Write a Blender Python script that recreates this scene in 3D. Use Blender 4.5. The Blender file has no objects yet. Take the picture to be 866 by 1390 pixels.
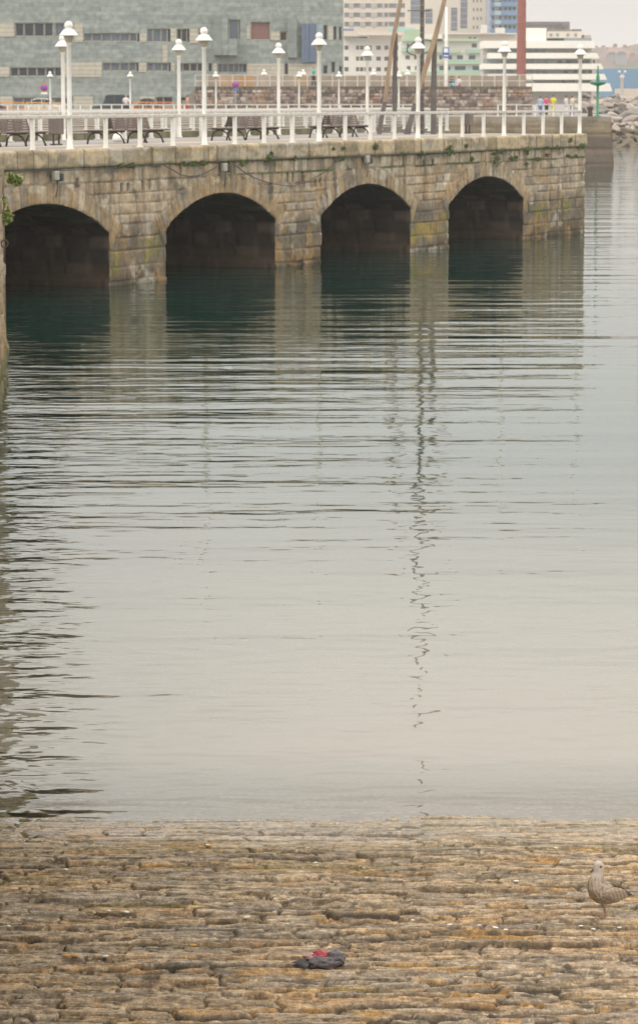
import bpy, bmesh, math, random
import numpy as np
from mathutils import Vector, Matrix
random.seed(7); RNG = np.random.RandomState(11)
R = math.radians
scene = bpy.context.scene
COL = scene.collection
# ------------------------------------------------------------------ survey of the place
F = 4000.0; H = 5.58; PIT = math.atan(562 / F); DECK = H - 1.49
CP, SP = math.cos(PIT), math.sin(PIT)
def at(x, y, z):            # point at height z seen in direction x, y of the survey photograph
    a = (x - 433) / F; b = -(y - 695) / F
    d = (a, CP + b * SP, -SP + b * CP); k = (z - H) / d[2]
    return Vector((d[0] * k, d[1] * k, z))
def wall(x, y, Y):          # point on the upright plane at distance Y
    a = (x - 433) / F; b = -(y - 695) / F
    d = (a, CP + b * SP, -SP + b * CP); k = Y / d[1]
    return (d[0] * k, H + d[2] * k)
P0 = Vector((-8.106, 84.2, 0)); U = Vector((.4331, .9014, 0)).normalized(); N = Vector((-U.y, U.x, 0))  # pier: along, inward
def pier(t, o, z=DECK): return P0 + U * t + N * o + Vector((0, 0, z))
def t_at(px, z, o=0):
    m = (px - 433) / F; A = P0 + N * o
    return (m * (A.y * CP + (H - z) * SP) - A.x) / (U.x - m * U.y * CP)
# ------------------------------------------------------------------ helpers
def tag(o, label=None, cat=None, group=None, kind=None):
    if label: o['label'] = label
    if cat: o['category'] = cat
    if group: o['group'] = group
    if kind: o['kind'] = kind
    return o
def empty(name, loc=(0, 0, 0), rz=0, label=None, cat=None, group=None):
    o = bpy.data.objects.new(name, None); COL.objects.link(o)
    o.location = loc; o.rotation_euler = (0, 0, rz); o.empty_display_size = .2
    return tag(o, label, cat, group)
def link(name, me, parent=None, loc=None, rz=0):
    o = bpy.data.objects.new(name, me); COL.objects.link(o)
    if parent: o.parent = parent
    if loc is not None: o.location = loc
    if rz: o.rotation_euler = (0, 0, rz)
    return o
def copy_tree(o, parent=None):
    c = o.copy(); COL.objects.link(c)
    c.parent = parent
    for ch in list(o.children): copy_tree(ch, c)
    return c
class MB:
    def __init__(s): s.v = []; s.f = []; s.sm = []
    def add(s, vs, fs, smooth=False):
        b = len(s.v); s.v += [tuple(p) for p in vs]
        for f in fs: s.f.append(tuple(i + b for i in f)); s.sm.append(smooth)
        return s
    def box(s, c, d, rz=0, ax=None):
        c = Vector(c); M = Matrix.Rotation(rz, 3, 'Z')
        vs = []
        for sx in (-1, 1):
            for sy in (-1, 1):
                for sz in (-1, 1):
                    p = Vector((sx * d[0] / 2, sy * d[1] / 2, sz * d[2] / 2))
                    vs.append(c + (M @ p))
        return s.add(vs, [(0, 1, 3, 2), (4, 6, 7, 5), (0, 4, 5, 1), (2, 3, 7, 6), (0, 2, 6, 4), (1, 5, 7, 3)])
    def bar(s, a, b, w, h, up=(0, 0, 1)):     # rectangular bar from a to b
        a = Vector(a); b = Vector(b); d = (b - a).normalized(); up = Vector(up)
        if abs(d.dot(up)) > .98: up = Vector((0, 1, 0))
        x = d.cross(up).normalized(); y = x.cross(d)
        vs = []
        for p in (a, b):
            for sx, sy in ((-1, -1), (1, -1), (1, 1), (-1, 1)): vs.append(p + x * sx * w / 2 + y * sy * h / 2)
        return s.add(vs, [(0, 1, 2, 3), (7, 6, 5, 4), (0, 4, 5, 1), (1, 5, 6, 2), (2, 6, 7, 3), (3, 7, 4, 0)])
    def tube(s, pts, rs, n=10, smooth=True):
        pts = [Vector(p) for p in pts]
        if not hasattr(rs, '__len__'): rs = [rs] * len(pts)
        vs = []; up = None
        for i, p in enumerate(pts):
            d = (pts[min(i + 1, len(pts) - 1)] - pts[max(i - 1, 0)]).normalized()
            if up is None: up = Vector((0, 0, 1)) if abs(d.z) < .9 else Vector((0, 1, 0))
            x = d.cross(up).normalized(); y = x.cross(d).normalized(); up = y if abs(d.dot(up)) > .95 else up
            for k in range(n):
                a = 2 * math.pi * k / n; vs.append(p + (x * math.cos(a) + y * math.sin(a)) * rs[i])
        fs = [(i * n + k, i * n + (k + 1) % n, (i + 1) * n + (k + 1) % n, (i + 1) * n + k) for i in range(len(pts) - 1) for k in range(n)]
        fs.append(tuple(range(n))[::-1]); fs.append(tuple(range((len(pts) - 1) * n, len(pts) * n)))
        return s.add(vs, fs, smooth)
    def lathe(s, prof, n=20, c=(0, 0, 0)):    # (r, z) list
        vs = []
        for r, z in prof:
            for k in range(n):
                a = 2 * math.pi * k / n; vs.append((c[0] + r * math.cos(a), c[1] + r * math.sin(a), c[2] + z))
        fs = [(i * n + k, i * n + (k + 1) % n, (i + 1) * n + (k + 1) % n, (i + 1) * n + k) for i in range(len(prof) - 1) for k in range(n)]
        return s.add(vs, fs, True)
    def prism(s, poly, y0, y1, M=None):       # poly in local x,z extruded along y
        n = len(poly); vs = [Vector((x, y0, z)) for x, z in poly] + [Vector((x, y1, z)) for x, z in poly]
        if M: vs = [M @ v for v in vs]
        fs = [tuple(range(n)), tuple(range(n, 2 * n))[::-1]] + [(i, n + i, n + (i + 1) % n, (i + 1) % n) for i in range(n)]
        return s.add(vs, fs)
    def mesh(s, name, mat, bevel=0):
        me = bpy.data.meshes.new(name); me.from_pydata(s.v, [], s.f)
        me.polygons.foreach_set('use_smooth', s.sm)
        bm = bmesh.new(); bm.from_mesh(me); bmesh.ops.recalc_face_normals(bm, faces=bm.faces)
        if bevel: bmesh.ops.bevel(bm, geom=[e for e in bm.edges if len(e.link_faces) == 2 and e.calc_face_angle(0) > .5], offset=bevel, segments=1, affect='EDGES')
        bm.to_mesh(me); bm.free()
        if mat: me.materials.append(mat)
        return me
    def build(s, name, mat, parent=None, bevel=0, loc=None, rz=0):
        return link(name, s.mesh(name, mat, bevel), parent, loc, rz)
def grid_mesh(name, V, mat, col=None, mask=None, smooth=True):
    """V: (n, m, 3) array; col: (n, m, 3); mask: (n-1, m-1) faces kept"""
    n, m = V.shape[:2]; idx = np.arange(n * m).reshape(n, m)
    q = np.stack([idx[:-1, :-1], idx[1:, :-1], idx[1:, 1:], idx[:-1, 1:]], -1)
    q = q[mask] if mask is not None else q.reshape(-1, 4)
    used = np.zeros(n * m, bool); used[q.ravel()] = True
    remap = np.cumsum(used) - 1; q = remap[q]; P = V.reshape(-1, 3)[used]
    me = bpy.data.meshes.new(name)
    me.vertices.add(len(P)); me.vertices.foreach_set('co', P.astype(np.float32).ravel())
    me.loops.add(q.size); me.loops.foreach_set('vertex_index', q.ravel().astype(np.int32))
    me.polygons.add(len(q)); me.polygons.foreach_set('loop_start', (np.arange(len(q)) * 4).astype(np.int32))
    me.polygons.foreach_set('loop_total', np.full(len(q), 4, np.int32))
    me.polygons.foreach_set('use_smooth', np.full(len(q), smooth))
    me.update(calc_edges=True)
    if col is not None:
        c = np.ones((len(P), 4), np.float32); c[:, :3] = col.reshape(-1, 3)[used]
        a = me.color_attributes.new('stone', 'FLOAT_COLOR', 'POINT'); a.data.foreach_set('color', c.ravel())
    me.materials.append(mat); return me
def vnoise(x, y, seed=0):
    r = np.random.RandomState(seed); L = r.rand(256, 256)
    xi = np.floor(x).astype(int); yi = np.floor(y).astype(int); fx = x - xi; fy = y - yi
    fx = fx * fx * (3 - 2 * fx); fy = fy * fy * (3 - 2 * fy)
    a = L[xi & 255, yi & 255]; b = L[(xi + 1) & 255, yi & 255]; c = L[xi & 255, (yi + 1) & 255]; d = L[(xi + 1) & 255, (yi + 1) & 255]
    return (a * (1 - fx) + b * fx) * (1 - fy) + (c * (1 - fx) + d * fx) * fy
def fbm(x, y, seed=0, o=4):
    s = 0; a = .5; t = 0
    for i in range(o):
        s = s + a * vnoise(x * 2 ** i + 17.3 * i, y * 2 ** i + 5.1 * i, seed + i); t += a; a *= .55
    return s / t
def sstep(a, b, x):
    k = np.clip((x - a) / (b - a), 0, 1); return k * k * (3 - 2 * k)
def mixc(a, b, k): return a * (1 - k[..., None]) + np.asarray(b) * k[..., None]
# ------------------------------------------------------------------ materials
def mat(name, c, rough=.7, var=.15, scale=3., metal=0, bump=0, c2=None, bscale=None, stretch=(1, 1, 1), attr=False, spec=.5):
    m = bpy.data.materials.new(name); m.use_nodes = True; nt = m.node_tree; nd = nt.nodes; L = nt.links
    b = nd['Principled BSDF']; b.inputs['Roughness'].default_value = rough; b.inputs['Metallic'].default_value = metal
    b.inputs['Specular IOR Level'].default_value = spec
    tc = nd.new('ShaderNodeTexCoord'); mp = nd.new('ShaderNodeMapping'); mp.inputs['Scale'].default_value = stretch
    L.new(tc.outputs['Object'], mp.inputs['Vector'])
    n = nd.new('ShaderNodeTexNoise'); n.inputs['Scale'].default_value = scale; n.inputs['Detail'].default_value = 5
    L.new(mp.outputs[0], n.inputs['Vector'])
    mr = nd.new('ShaderNodeMapRange'); mr.inputs['From Min'].default_value = .3; mr.inputs['From Max'].default_value = .7
    L.new(n.outputs['Fac'], mr.inputs['Value'])
    mx = nd.new('ShaderNodeMix'); mx.data_type = 'RGBA'
    L.new(mr.outputs[0], mx.inputs['Factor'])
    if attr:
        ca = nd.new('ShaderNodeVertexColor'); ca.layer_name = 'stone'
        mx.blend_type = 'MULTIPLY'; L.new(ca.outputs['Color'], mx.inputs[6]); k = 1 - var; mx.inputs[7].default_value = (k, k, k, 1)
    else:
        c2 = c2 or tuple(x * (1 - var) for x in c)
        mx.inputs[6].default_value = (*c, 1); mx.inputs[7].default_value = (*c2, 1)
    L.new(mx.outputs[2], b.inputs['Base Color'])
    if bump:
        n2 = nd.new('ShaderNodeTexNoise'); n2.inputs['Scale'].default_value = bscale or scale * 4; n2.inputs['Detail'].default_value = 6
        L.new(mp.outputs[0], n2.inputs['Vector'])
        bp = nd.new('ShaderNodeBump'); bp.inputs['Distance'].default_value = bump; L.new(n2.outputs['Fac'], bp.inputs['Height'])
        L.new(bp.outputs[0], b.inputs['Normal'])
    return m
def brickmat(name, c1, c2, mortar, bw, bh, rough=.8, msize=.02, blotch=.25, axis='XZ', bias=0):
    m = bpy.data.materials.new(name); m.use_nodes = True; nt = m.node_tree; nd = nt.nodes; L = nt.links
    b = nd['Principled BSDF']; b.inputs['Roughness'].default_value = rough
    tc = nd.new('ShaderNodeTexCoord'); sp = nd.new('ShaderNodeSeparateXYZ'); cb = nd.new('ShaderNodeCombineXYZ')
    L.new(tc.outputs['Object'], sp.inputs[0]); L.new(sp.outputs[0 if axis[0] == 'X' else 1], cb.inputs[0]); L.new(sp.outputs[2], cb.inputs[1])
    nz = nd.new('ShaderNodeTexNoise'); nz.inputs['Scale'].default_value = .5 / bh; nz.inputs['Detail'].default_value = 2
    L.new(tc.outputs['Object'], nz.inputs['Vector'])
    dv = nd.new('ShaderNodeVectorMath'); dv.operation = 'MULTIPLY_ADD'; L.new(nz.outputs['Color'], dv.inputs[0])
    dv.inputs[1].default_value = (bh * .4, bh * .25, 0); L.new(cb.outputs[0], dv.inputs[2])
    br = nd.new('ShaderNodeTexBrick'); br.inputs['Scale'].default_value = 1; br.inputs['Brick Width'].default_value = bw; br.inputs['Row Height'].default_value = bh
    br.inputs['Mortar Size'].default_value = msize; br.inputs['Color1'].default_value = (*c1, 1); br.inputs['Color2'].default_value = (*c2, 1)
    br.inputs['Mortar'].default_value = (*mortar, 1); br.inputs['Bias'].default_value = bias; br.offset_frequency = 2; br.squash = 1.4; br.squash_frequency = 3
    L.new(dv.outputs[0], br.inputs['Vector'])
    n = nd.new('ShaderNodeTexNoise'); n.inputs['Scale'].default_value = .8 / bh; n.inputs['Detail'].default_value = 5; L.new(tc.outputs['Object'], n.inputs['Vector'])
    mr = nd.new('ShaderNodeMapRange'); mr.inputs['From Min'].default_value = .3; mr.inputs['From Max'].default_value = .7; mr.inputs['To Min'].default_value = 1 - blotch; mr.inputs['To Max'].default_value = 1 + blotch
    L.new(n.outputs['Fac'], mr.inputs['Value'])
    sc = nd.new('ShaderNodeVectorMath'); sc.operation = 'SCALE'; L.new(br.outputs['Color'], sc.inputs[0]); L.new(mr.outputs[0], sc.inputs['Scale'])
    L.new(sc.outputs[0], b.inputs['Base Color'])
    return m
M_white = mat('white_paint', (.84, .81, .75), .45, .10, 4)
M_whitedull = mat('weathered_white_paint', (.68, .635, .57), .6, .25, 6)
M_glasslamp = mat('frosted_lamp_glass', (.45, .40, .30), .35, .1)
M_stone = mat('pier_stone', (1, 1, 1), .85, .28, 7, bump=.02, bscale=22, attr=True, spec=.3)
M_slip = mat('slipway_stone', (1, 1, 1), .75, .35, 26, bump=.004, bscale=120, attr=True, stretch=(.35, 1, 1), spec=.45)
def grit(m):
    nt = m.node_tree; nd = nt.nodes; L = nt.links; b = nd['Principled BSDF']; src = b.inputs['Base Color'].links[0].from_socket
    tc = nd.new('ShaderNodeTexCoord'); prev = src
    for sc_, lo, hi, a, c in (((24, 13, 20), .36, .60, .74, 1.18), ((70, 34, 50), .38, .62, .72, 1.22), ((14, 9, 20), .36, .62, .80, 1.12)):
        mp = nd.new('ShaderNodeMapping'); mp.inputs['Scale'].default_value = sc_; L.new(tc.outputs['Object'], mp.inputs[0])
        n = nd.new('ShaderNodeTexNoise'); n.inputs['Scale'].default_value = 1; n.inputs['Detail'].default_value = 3; n.inputs['Roughness'].default_value = .65; L.new(mp.outputs[0], n.inputs['Vector'])
        r = nd.new('ShaderNodeMapRange'); L.new(n.outputs['Fac'], r.inputs[0]); r.inputs[1].default_value = lo; r.inputs[2].default_value = hi; r.inputs[3].default_value = a; r.inputs[4].default_value = c
        v = nd.new('ShaderNodeVectorMath'); v.operation = 'SCALE'; L.new(prev, v.inputs[0]); L.new(r.outputs[0], v.inputs['Scale']); prev = v.outputs[0]
    L.new(prev, b.inputs['Base Color'])
    # the stones at the water's edge are wet and shiny
    sp = nd.new('ShaderNodeSeparateXYZ'); L.new(tc.outputs['Object'], sp.inputs[0])
    n = nd.new('ShaderNodeTexNoise'); n.inputs['Scale'].default_value = 1.6; n.inputs['Detail'].default_value = 4; L.new(tc.outputs['Object'], n.inputs['Vector'])
    ad = nd.new('ShaderNodeMath'); ad.operation = 'MULTIPLY_ADD'; L.new(n.outputs['Fac'], ad.inputs[0]); ad.inputs[1].default_value = 2.4; L.new(sp.outputs[1], ad.inputs[2])
    r = nd.new('ShaderNodeMapRange'); r.interpolation_type = 'SMOOTHSTEP'; L.new(ad.outputs[0], r.inputs[0]); r.inputs[1].default_value = 21.9; r.inputs[2].default_value = 23.4; r.inputs[3].default_value = .75; r.inputs[4].default_value = .16
    L.new(r.outputs[0], b.inputs['Roughness'])
grit(M_slip)
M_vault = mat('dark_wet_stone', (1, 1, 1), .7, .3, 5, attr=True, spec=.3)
M_asph = mat('grey_paving', (.27, .25, .24), .85, .12, 2, bump=.004)
M_beige = mat('beige_paving', (.46, .38, .27), .85, .15, 3)
M_iron = mat('black_iron', (.035, .035, .035), .5, .3, 8)
M_slat = mat('weathered_brown_slats', (.20, .145, .125), .7, .3, 6, stretch=(1, 1, 6))
M_wood = mat('weathered_ochre_timber', (.42, .29, .18), .8, .4, 1.2, c2=(.23, .17, .125), bump=.02, stretch=(3, 3, .6))
M_steel = mat('weathered_dark_steel', (.16, .14, .125), .6, .35, 2.5, bump=.01, c2=(.10, .09, .085))
M_cable = mat('black_cable', (.06, .055, .05), .6, .2)
M_box = mat('grey_junction_box', (.42, .40, .33), .6, .2, 5)
M_weed = mat('green_weed', (.13, .17, .045), .7, .4, 6, c2=(.08, .11, .03))
M_green = mat('green_beacon_paint', (.01, .22, .09), .45, .2)
M_tyre = mat('black_rubber', (.025, .025, .025), .8, .2)
M_glass = mat('dark_window_glass', (.05, .06, .075), .12, .3, .6)
M_glassb = mat('bluish_window_glass', (.17, .20, .25), .15, .3, .5)
M_glassp = mat('pale_window_glass', (.30, .32, .33), .2, .25, .5)
M_frame = mat('pale_window_frame', (.43, .39, .31), .6, .1)
M_seabed = mat('sand_seabed', (.30, .26, .19), .9, .3, .5)

# ------------------------------------------------------------------ camera
cam = bpy.data.cameras.new('camera'); co = bpy.data.objects.new('camera', cam); COL.objects.link(co); scene.camera = co
co.location = (0, 0, H); co.rotation_euler = (math.pi / 2 - PIT, 0, 0)
cam.sensor_fit = 'VERTICAL'; cam.sensor_height = 36; cam.sensor_width = 24; cam.lens = 36 * F / 1390
cam.clip_start = .5; cam.clip_end = 9000
cam.dof.use_dof = True; cam.dof.focus_distance = 21; cam.dof.aperture_fstop = 9
# ------------------------------------------------------------------ sky and sun
w = bpy.data.worlds.new('World'); scene.world = w; w.use_nodes = True
nt = w.node_tree; nd = nt.nodes; L = nt.links; bg = nd['Background']; bg.inputs['Strength'].default_value = .1
SUN_EL, SUN_AZ = R(52), R(-140)     # azimuth measured from +Y towards +X: behind the camera, to the left
sky = nd.new('ShaderNodeTexSky'); sky.sky_type = 'NISHITA'; sky.sun_disc = False; sky.sun_elevation = SUN_EL; sky.sun_rotation = SUN_AZ
tc = nd.new('ShaderNodeTexCoord'); sp = nd.new('ShaderNodeSeparateXYZ'); L.new(tc.outputs['Generated'], sp.inputs[0])
cr = nd.new('ShaderNodeValToRGB'); L.new(sp.outputs['Z'], cr.inputs[0]); e = cr.color_ramp.elements
SKYK = 2.4; SKYB = 1.05
stops = [(0, (.645, .640, .632)), (.022, (.675, .655, .640)), (.04, (.735, .675, .645)), (.075, (.795, .775, .745)), (.13, (1.01, .98, .93)), (.22, (1.41, 1.365, 1.285)), (.5, (1.80, 1.75, 1.66)), (1, (2.0, 1.95, 1.86))]
while len(e) < len(stops): e.new(.5)
for i, (p, c) in enumerate(stops): e[i].position = p; e[i].color = (*[x / SKYK for x in c], 1)
nz = nd.new('ShaderNodeTexNoise'); nz.inputs['Scale'].default_value = 2.2; nz.inputs['Detail'].default_value = 4
mpn = nd.new('ShaderNodeMapping'); mpn.inputs['Scale'].default_value = (1, 1, 5); L.new(tc.outputs['Generated'], mpn.inputs[0]); L.new(mpn.outputs[0], nz.inputs['Vector'])
mr = nd.new('ShaderNodeMapRange'); mr.inputs['From Min'].default_value = .3; mr.inputs['From Max'].default_value = .7
mr.inputs['To Min'].default_value = 10 * SKYK * .95 * SKYB; mr.inputs['To Max'].default_value = 10 * SKYK * 1.05 * SKYB; L.new(nz.outputs['Fac'], mr.inputs['Value'])
sc = nd.new('ShaderNodeVectorMath'); sc.operation = 'SCALE'; L.new(cr.outputs['Color'], sc.inputs[0]); L.new(mr.outputs[0], sc.inputs['Scale'])
mx = nd.new('ShaderNodeMix'); mx.data_type = 'RGBA'; mx.inputs['Factor'].default_value = .96
L.new(sky.outputs['Color'], mx.inputs[6]); L.new(sc.outputs[0], mx.inputs[7]); L.new(mx.outputs[2], bg.inputs['Color'])
sun = bpy.data.lights.new('sun', 'SUN'); so = bpy.data.objects.new('sun', sun); COL.objects.link(so)
sun.energy = .8; sun.angle = R(22); sun.color = (1, .95, .87)
sd = Vector((math.cos(SUN_EL) * math.sin(SUN_AZ), math.cos(SUN_EL) * math.cos(SUN_AZ), math.sin(SUN_EL)))
so.rotation_euler = sd.to_track_quat('Z', 'Y').to_euler(); so.location = (-20, -20, 60)
vs = scene.view_settings; vs.view_transform = 'Standard'; vs.look = 'None'; vs.gamma = 1; vs.exposure = 0
scene.cycles.max_bounces = 8; scene.cycles.transparent_max_bounces = 8

# ------------------------------------------------------------------ water
YW, SLOPE = 22.45, .08
def water_material():
    g = bpy.data.node_groups.new('wave_height', 'ShaderNodeTree')
    g.interface.new_socket('Vector', in_out='INPUT', socket_type='NodeSocketVector'); g.interface.new_socket('Height', in_out='OUTPUT', socket_type='NodeSocketFloat')
    gi = g.nodes.new('NodeGroupInput'); go = g.nodes.new('NodeGroupOutput'); gl = g.links
    def noise(sc_, det, rot=0, off=0):
        mp = g.nodes.new('ShaderNodeMapping'); mp.inputs['Scale'].default_value = (*sc_, 1); mp.inputs['Rotation'].default_value = (0, 0, rot); mp.inputs['Location'].default_value = (off, off * .7, 0)
        gl.new(gi.outputs[0], mp.inputs[0])
        n = g.nodes.new('ShaderNodeTexNoise'); n.noise_dimensions = '2D'; n.inputs['Scale'].default_value = 1; n.inputs['Detail'].default_value = det; n.inputs['Roughness'].default_value = .45
        gl.new(mp.outputs[0], n.inputs['Vector']); return n.outputs['Fac']
    def mth(op, a, b):
        n = g.nodes.new('ShaderNodeMath'); n.operation = op
        for i, x in enumerate((a, b)):
            if isinstance(x, (int, float)): n.inputs[i].default_value = x
            else: gl.new(x, n.inputs[i])
        return n.outputs[0]
    def rng(x, a, b, c, d):
        n = g.nodes.new('ShaderNodeMapRange'); n.interpolation_type = 'SMOOTHSTEP'; gl.new(x, n.inputs[0])
        for i, k in enumerate((a, b, c, d)): n.inputs[i + 1].default_value = k
        return n.outputs[0]
    sepn = g.nodes.new('ShaderNodeSeparateXYZ'); gl.new(gi.outputs[0], sepn.inputs[0])
    h1 = mth('MULTIPLY', noise((.12, .60), 1, .05), W1)
    patch = rng(noise((.05, .09), 1, 0, 31), .38, .62, .35, 1.25)
    h2 = mth('MULTIPLY', mth('MULTIPLY', noise((.32, 2.0), 2, -.04, 7), W2), patch)
    h3 = mth('MULTIPLY', mth('MULTIPLY', noise((1.3, 2.9), 1, .3, 3), W3), patch)
    far = rng(sepn.outputs[1], 20, 62, WNEAR, 1)
    h = mth('MULTIPLY', mth('ADD', mth('ADD', h1, h2), h3), far)
    # small rings against the quay wall by the slipway
    wd = mth('SUBTRACT', sepn.outputs[1], 23.2); wx = mth('ADD', sepn.outputs[0], 3.0)
    rr = mth('SQRT', mth('ADD', mth('MULTIPLY', wx, wx), mth('MULTIPLY', wd, wd)), 0)
    ring = mth('MULTIPLY', mth('SINE', mth('ADD', mth('MULTIPLY', rr, 26), mth('MULTIPLY', noise((1.5, 1.5), 2, 0, 9), 26)), 0), rng(rr, .5, 1.9, .0016, 0))
    wl = mth('ADD', sepn.outputs[0], mth('MULTIPLY', sepn.outputs[1], .108))
    h4 = mth('MULTIPLY', mth('MULTIPLY', noise((1.1, 2.0), 3, .2, 13), .105), mth('MULTIPLY', rng(wl, .0, 1.3, 1, 0), rng(sepn.outputs[1], 24, 60, 1, .5)))
    h5 = mth('MULTIPLY', mth('MULTIPLY', noise((1.9, 3.4), 1, .15, 23), .0095), rng(sepn.outputs[1], 26, 60, 1, .3))
    h = mth('ADD', mth('ADD', mth('ADD', h, ring), h4), h5)
    gl.new(h, go.inputs[0])
    m = bpy.data.materials.new('harbour_water'); m.use_nodes = True; nt = m.node_tree; nd = nt.nodes; L = nt.links
    nd.remove(nd['Principled BSDF']); out = nd['Material Output']
    geo = nd.new('ShaderNodeNewGeometry'); EPS = .02
    def H_(dx, dy):
        a = nd.new('ShaderNodeVectorMath'); a.inputs[1].default_value = (dx, dy, 0); L.new(geo.outputs['Position'], a.inputs[0])
        n = nd.new('ShaderNodeGroup'); n.node_tree = g; L.new(a.outputs[0], n.inputs[0]); return n.outputs[0]
    h0 = H_(0, 0); hx = H_(EPS, 0); hy = H_(0, EPS)
    def sl(a):
        s = nd.new('ShaderNodeMath'); s.operation = 'SUBTRACT'; L.new(h0, s.inputs[0]); L.new(a, s.inputs[1])
        k = nd.new('ShaderNodeMath'); k.operation = 'DIVIDE'; L.new(s.outputs[0], k.inputs[0]); k.inputs[1].default_value = EPS; return k.outputs[0]
    cb = nd.new('ShaderNodeCombineXYZ'); L.new(sl(hx), cb.inputs[0]); L.new(sl(hy), cb.inputs[1]); cb.inputs[2].default_value = 1
    nm = nd.new('ShaderNodeVectorMath'); nm.operation = 'NORMALIZE'; L.new(cb.outputs[0], nm.inputs[0])
    fr = nd.new('ShaderNodeFresnel'); fr.inputs['IOR'].default_value = 1.36; L.new(nm.outputs[0], fr.inputs['Normal'])
    gls = nd.new('ShaderNodeBsdfGlossy'); gls.inputs['Roughness'].default_value = .02; gls.inputs['Color'].default_value = (.97, .98, .97, 1); L.new(nm.outputs[0], gls.inputs['Normal'])
    # turbid water: the bed shows only where it is shallow
    sep = nd.new('ShaderNodeSeparateXYZ'); L.new(geo.outputs['Position'], sep.inputs[0])
    dp = nd.new('ShaderNodeMapRange'); dp.interpolation_type = 'SMOOTHSTEP'; L.new(sep.outputs[1], dp.inputs[0]); dp.inputs[1].default_value = YW - .5; dp.inputs[2].default_value = YW + 2.6; dp.inputs[3].default_value = .1; dp.inputs[4].default_value = 1
    silt = nd.new('ShaderNodeMapRange'); silt.interpolation_type = 'SMOOTHSTEP'; L.new(sep.outputs[1], silt.inputs[0]); silt.inputs[1].default_value = YW; silt.inputs[2].default_value = 48
    bc = nd.new('ShaderNodeMix'); bc.data_type = 'RGBA'; bc.inputs[6].default_value = (*BODY_NEAR, 1); bc.inputs[7].default_value = (*BODY_FAR, 1); L.new(silt.outputs[0], bc.inputs['Factor'])
    df = nd.new('ShaderNodeBsdfDiffuse'); L.new(bc.outputs[2], df.inputs['Color'])
    tr = nd.new('ShaderNodeBsdfTransparent'); tr.inputs['Color'].default_value = (.93, .92, .86, 1)
    m1 = nd.new('ShaderNodeMixShader'); L.new(dp.outputs[0], m1.inputs[0]); L.new(tr.outputs[0], m1.inputs[1]); L.new(df.outputs[0], m1.inputs[2])
    m2 = nd.new('ShaderNodeMixShader'); L.new(fr.outputs[0], m2.inputs[0]); L.new(m1.outputs[0], m2.inputs[1]); L.new(gls.outputs[0], m2.inputs[2])
    L.new(m2.outputs[0], out.inputs['Surface']); return m
W1, W2, W3, WNEAR = .054, .0165, .0060, .9
BODY_NEAR = (.215, .19, .145); BODY_FAR = (.006, .030, .024)
M_water = water_material()
tag(MB().add([(-3000, 12, 0), (3000, 12, 0), (3000, 8000, 0), (-3000, 8000, 0)], [(0, 1, 2, 3)]).build('water', M_water), kind='structure')
tag(MB().add([(-3500, -60, -5), (3500, -60, -5), (3500, 8200, -5), (-3500, 8200, -5)], [(0, 1, 2, 3)]).build('seabed', M_seabed), kind='structure')

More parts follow.
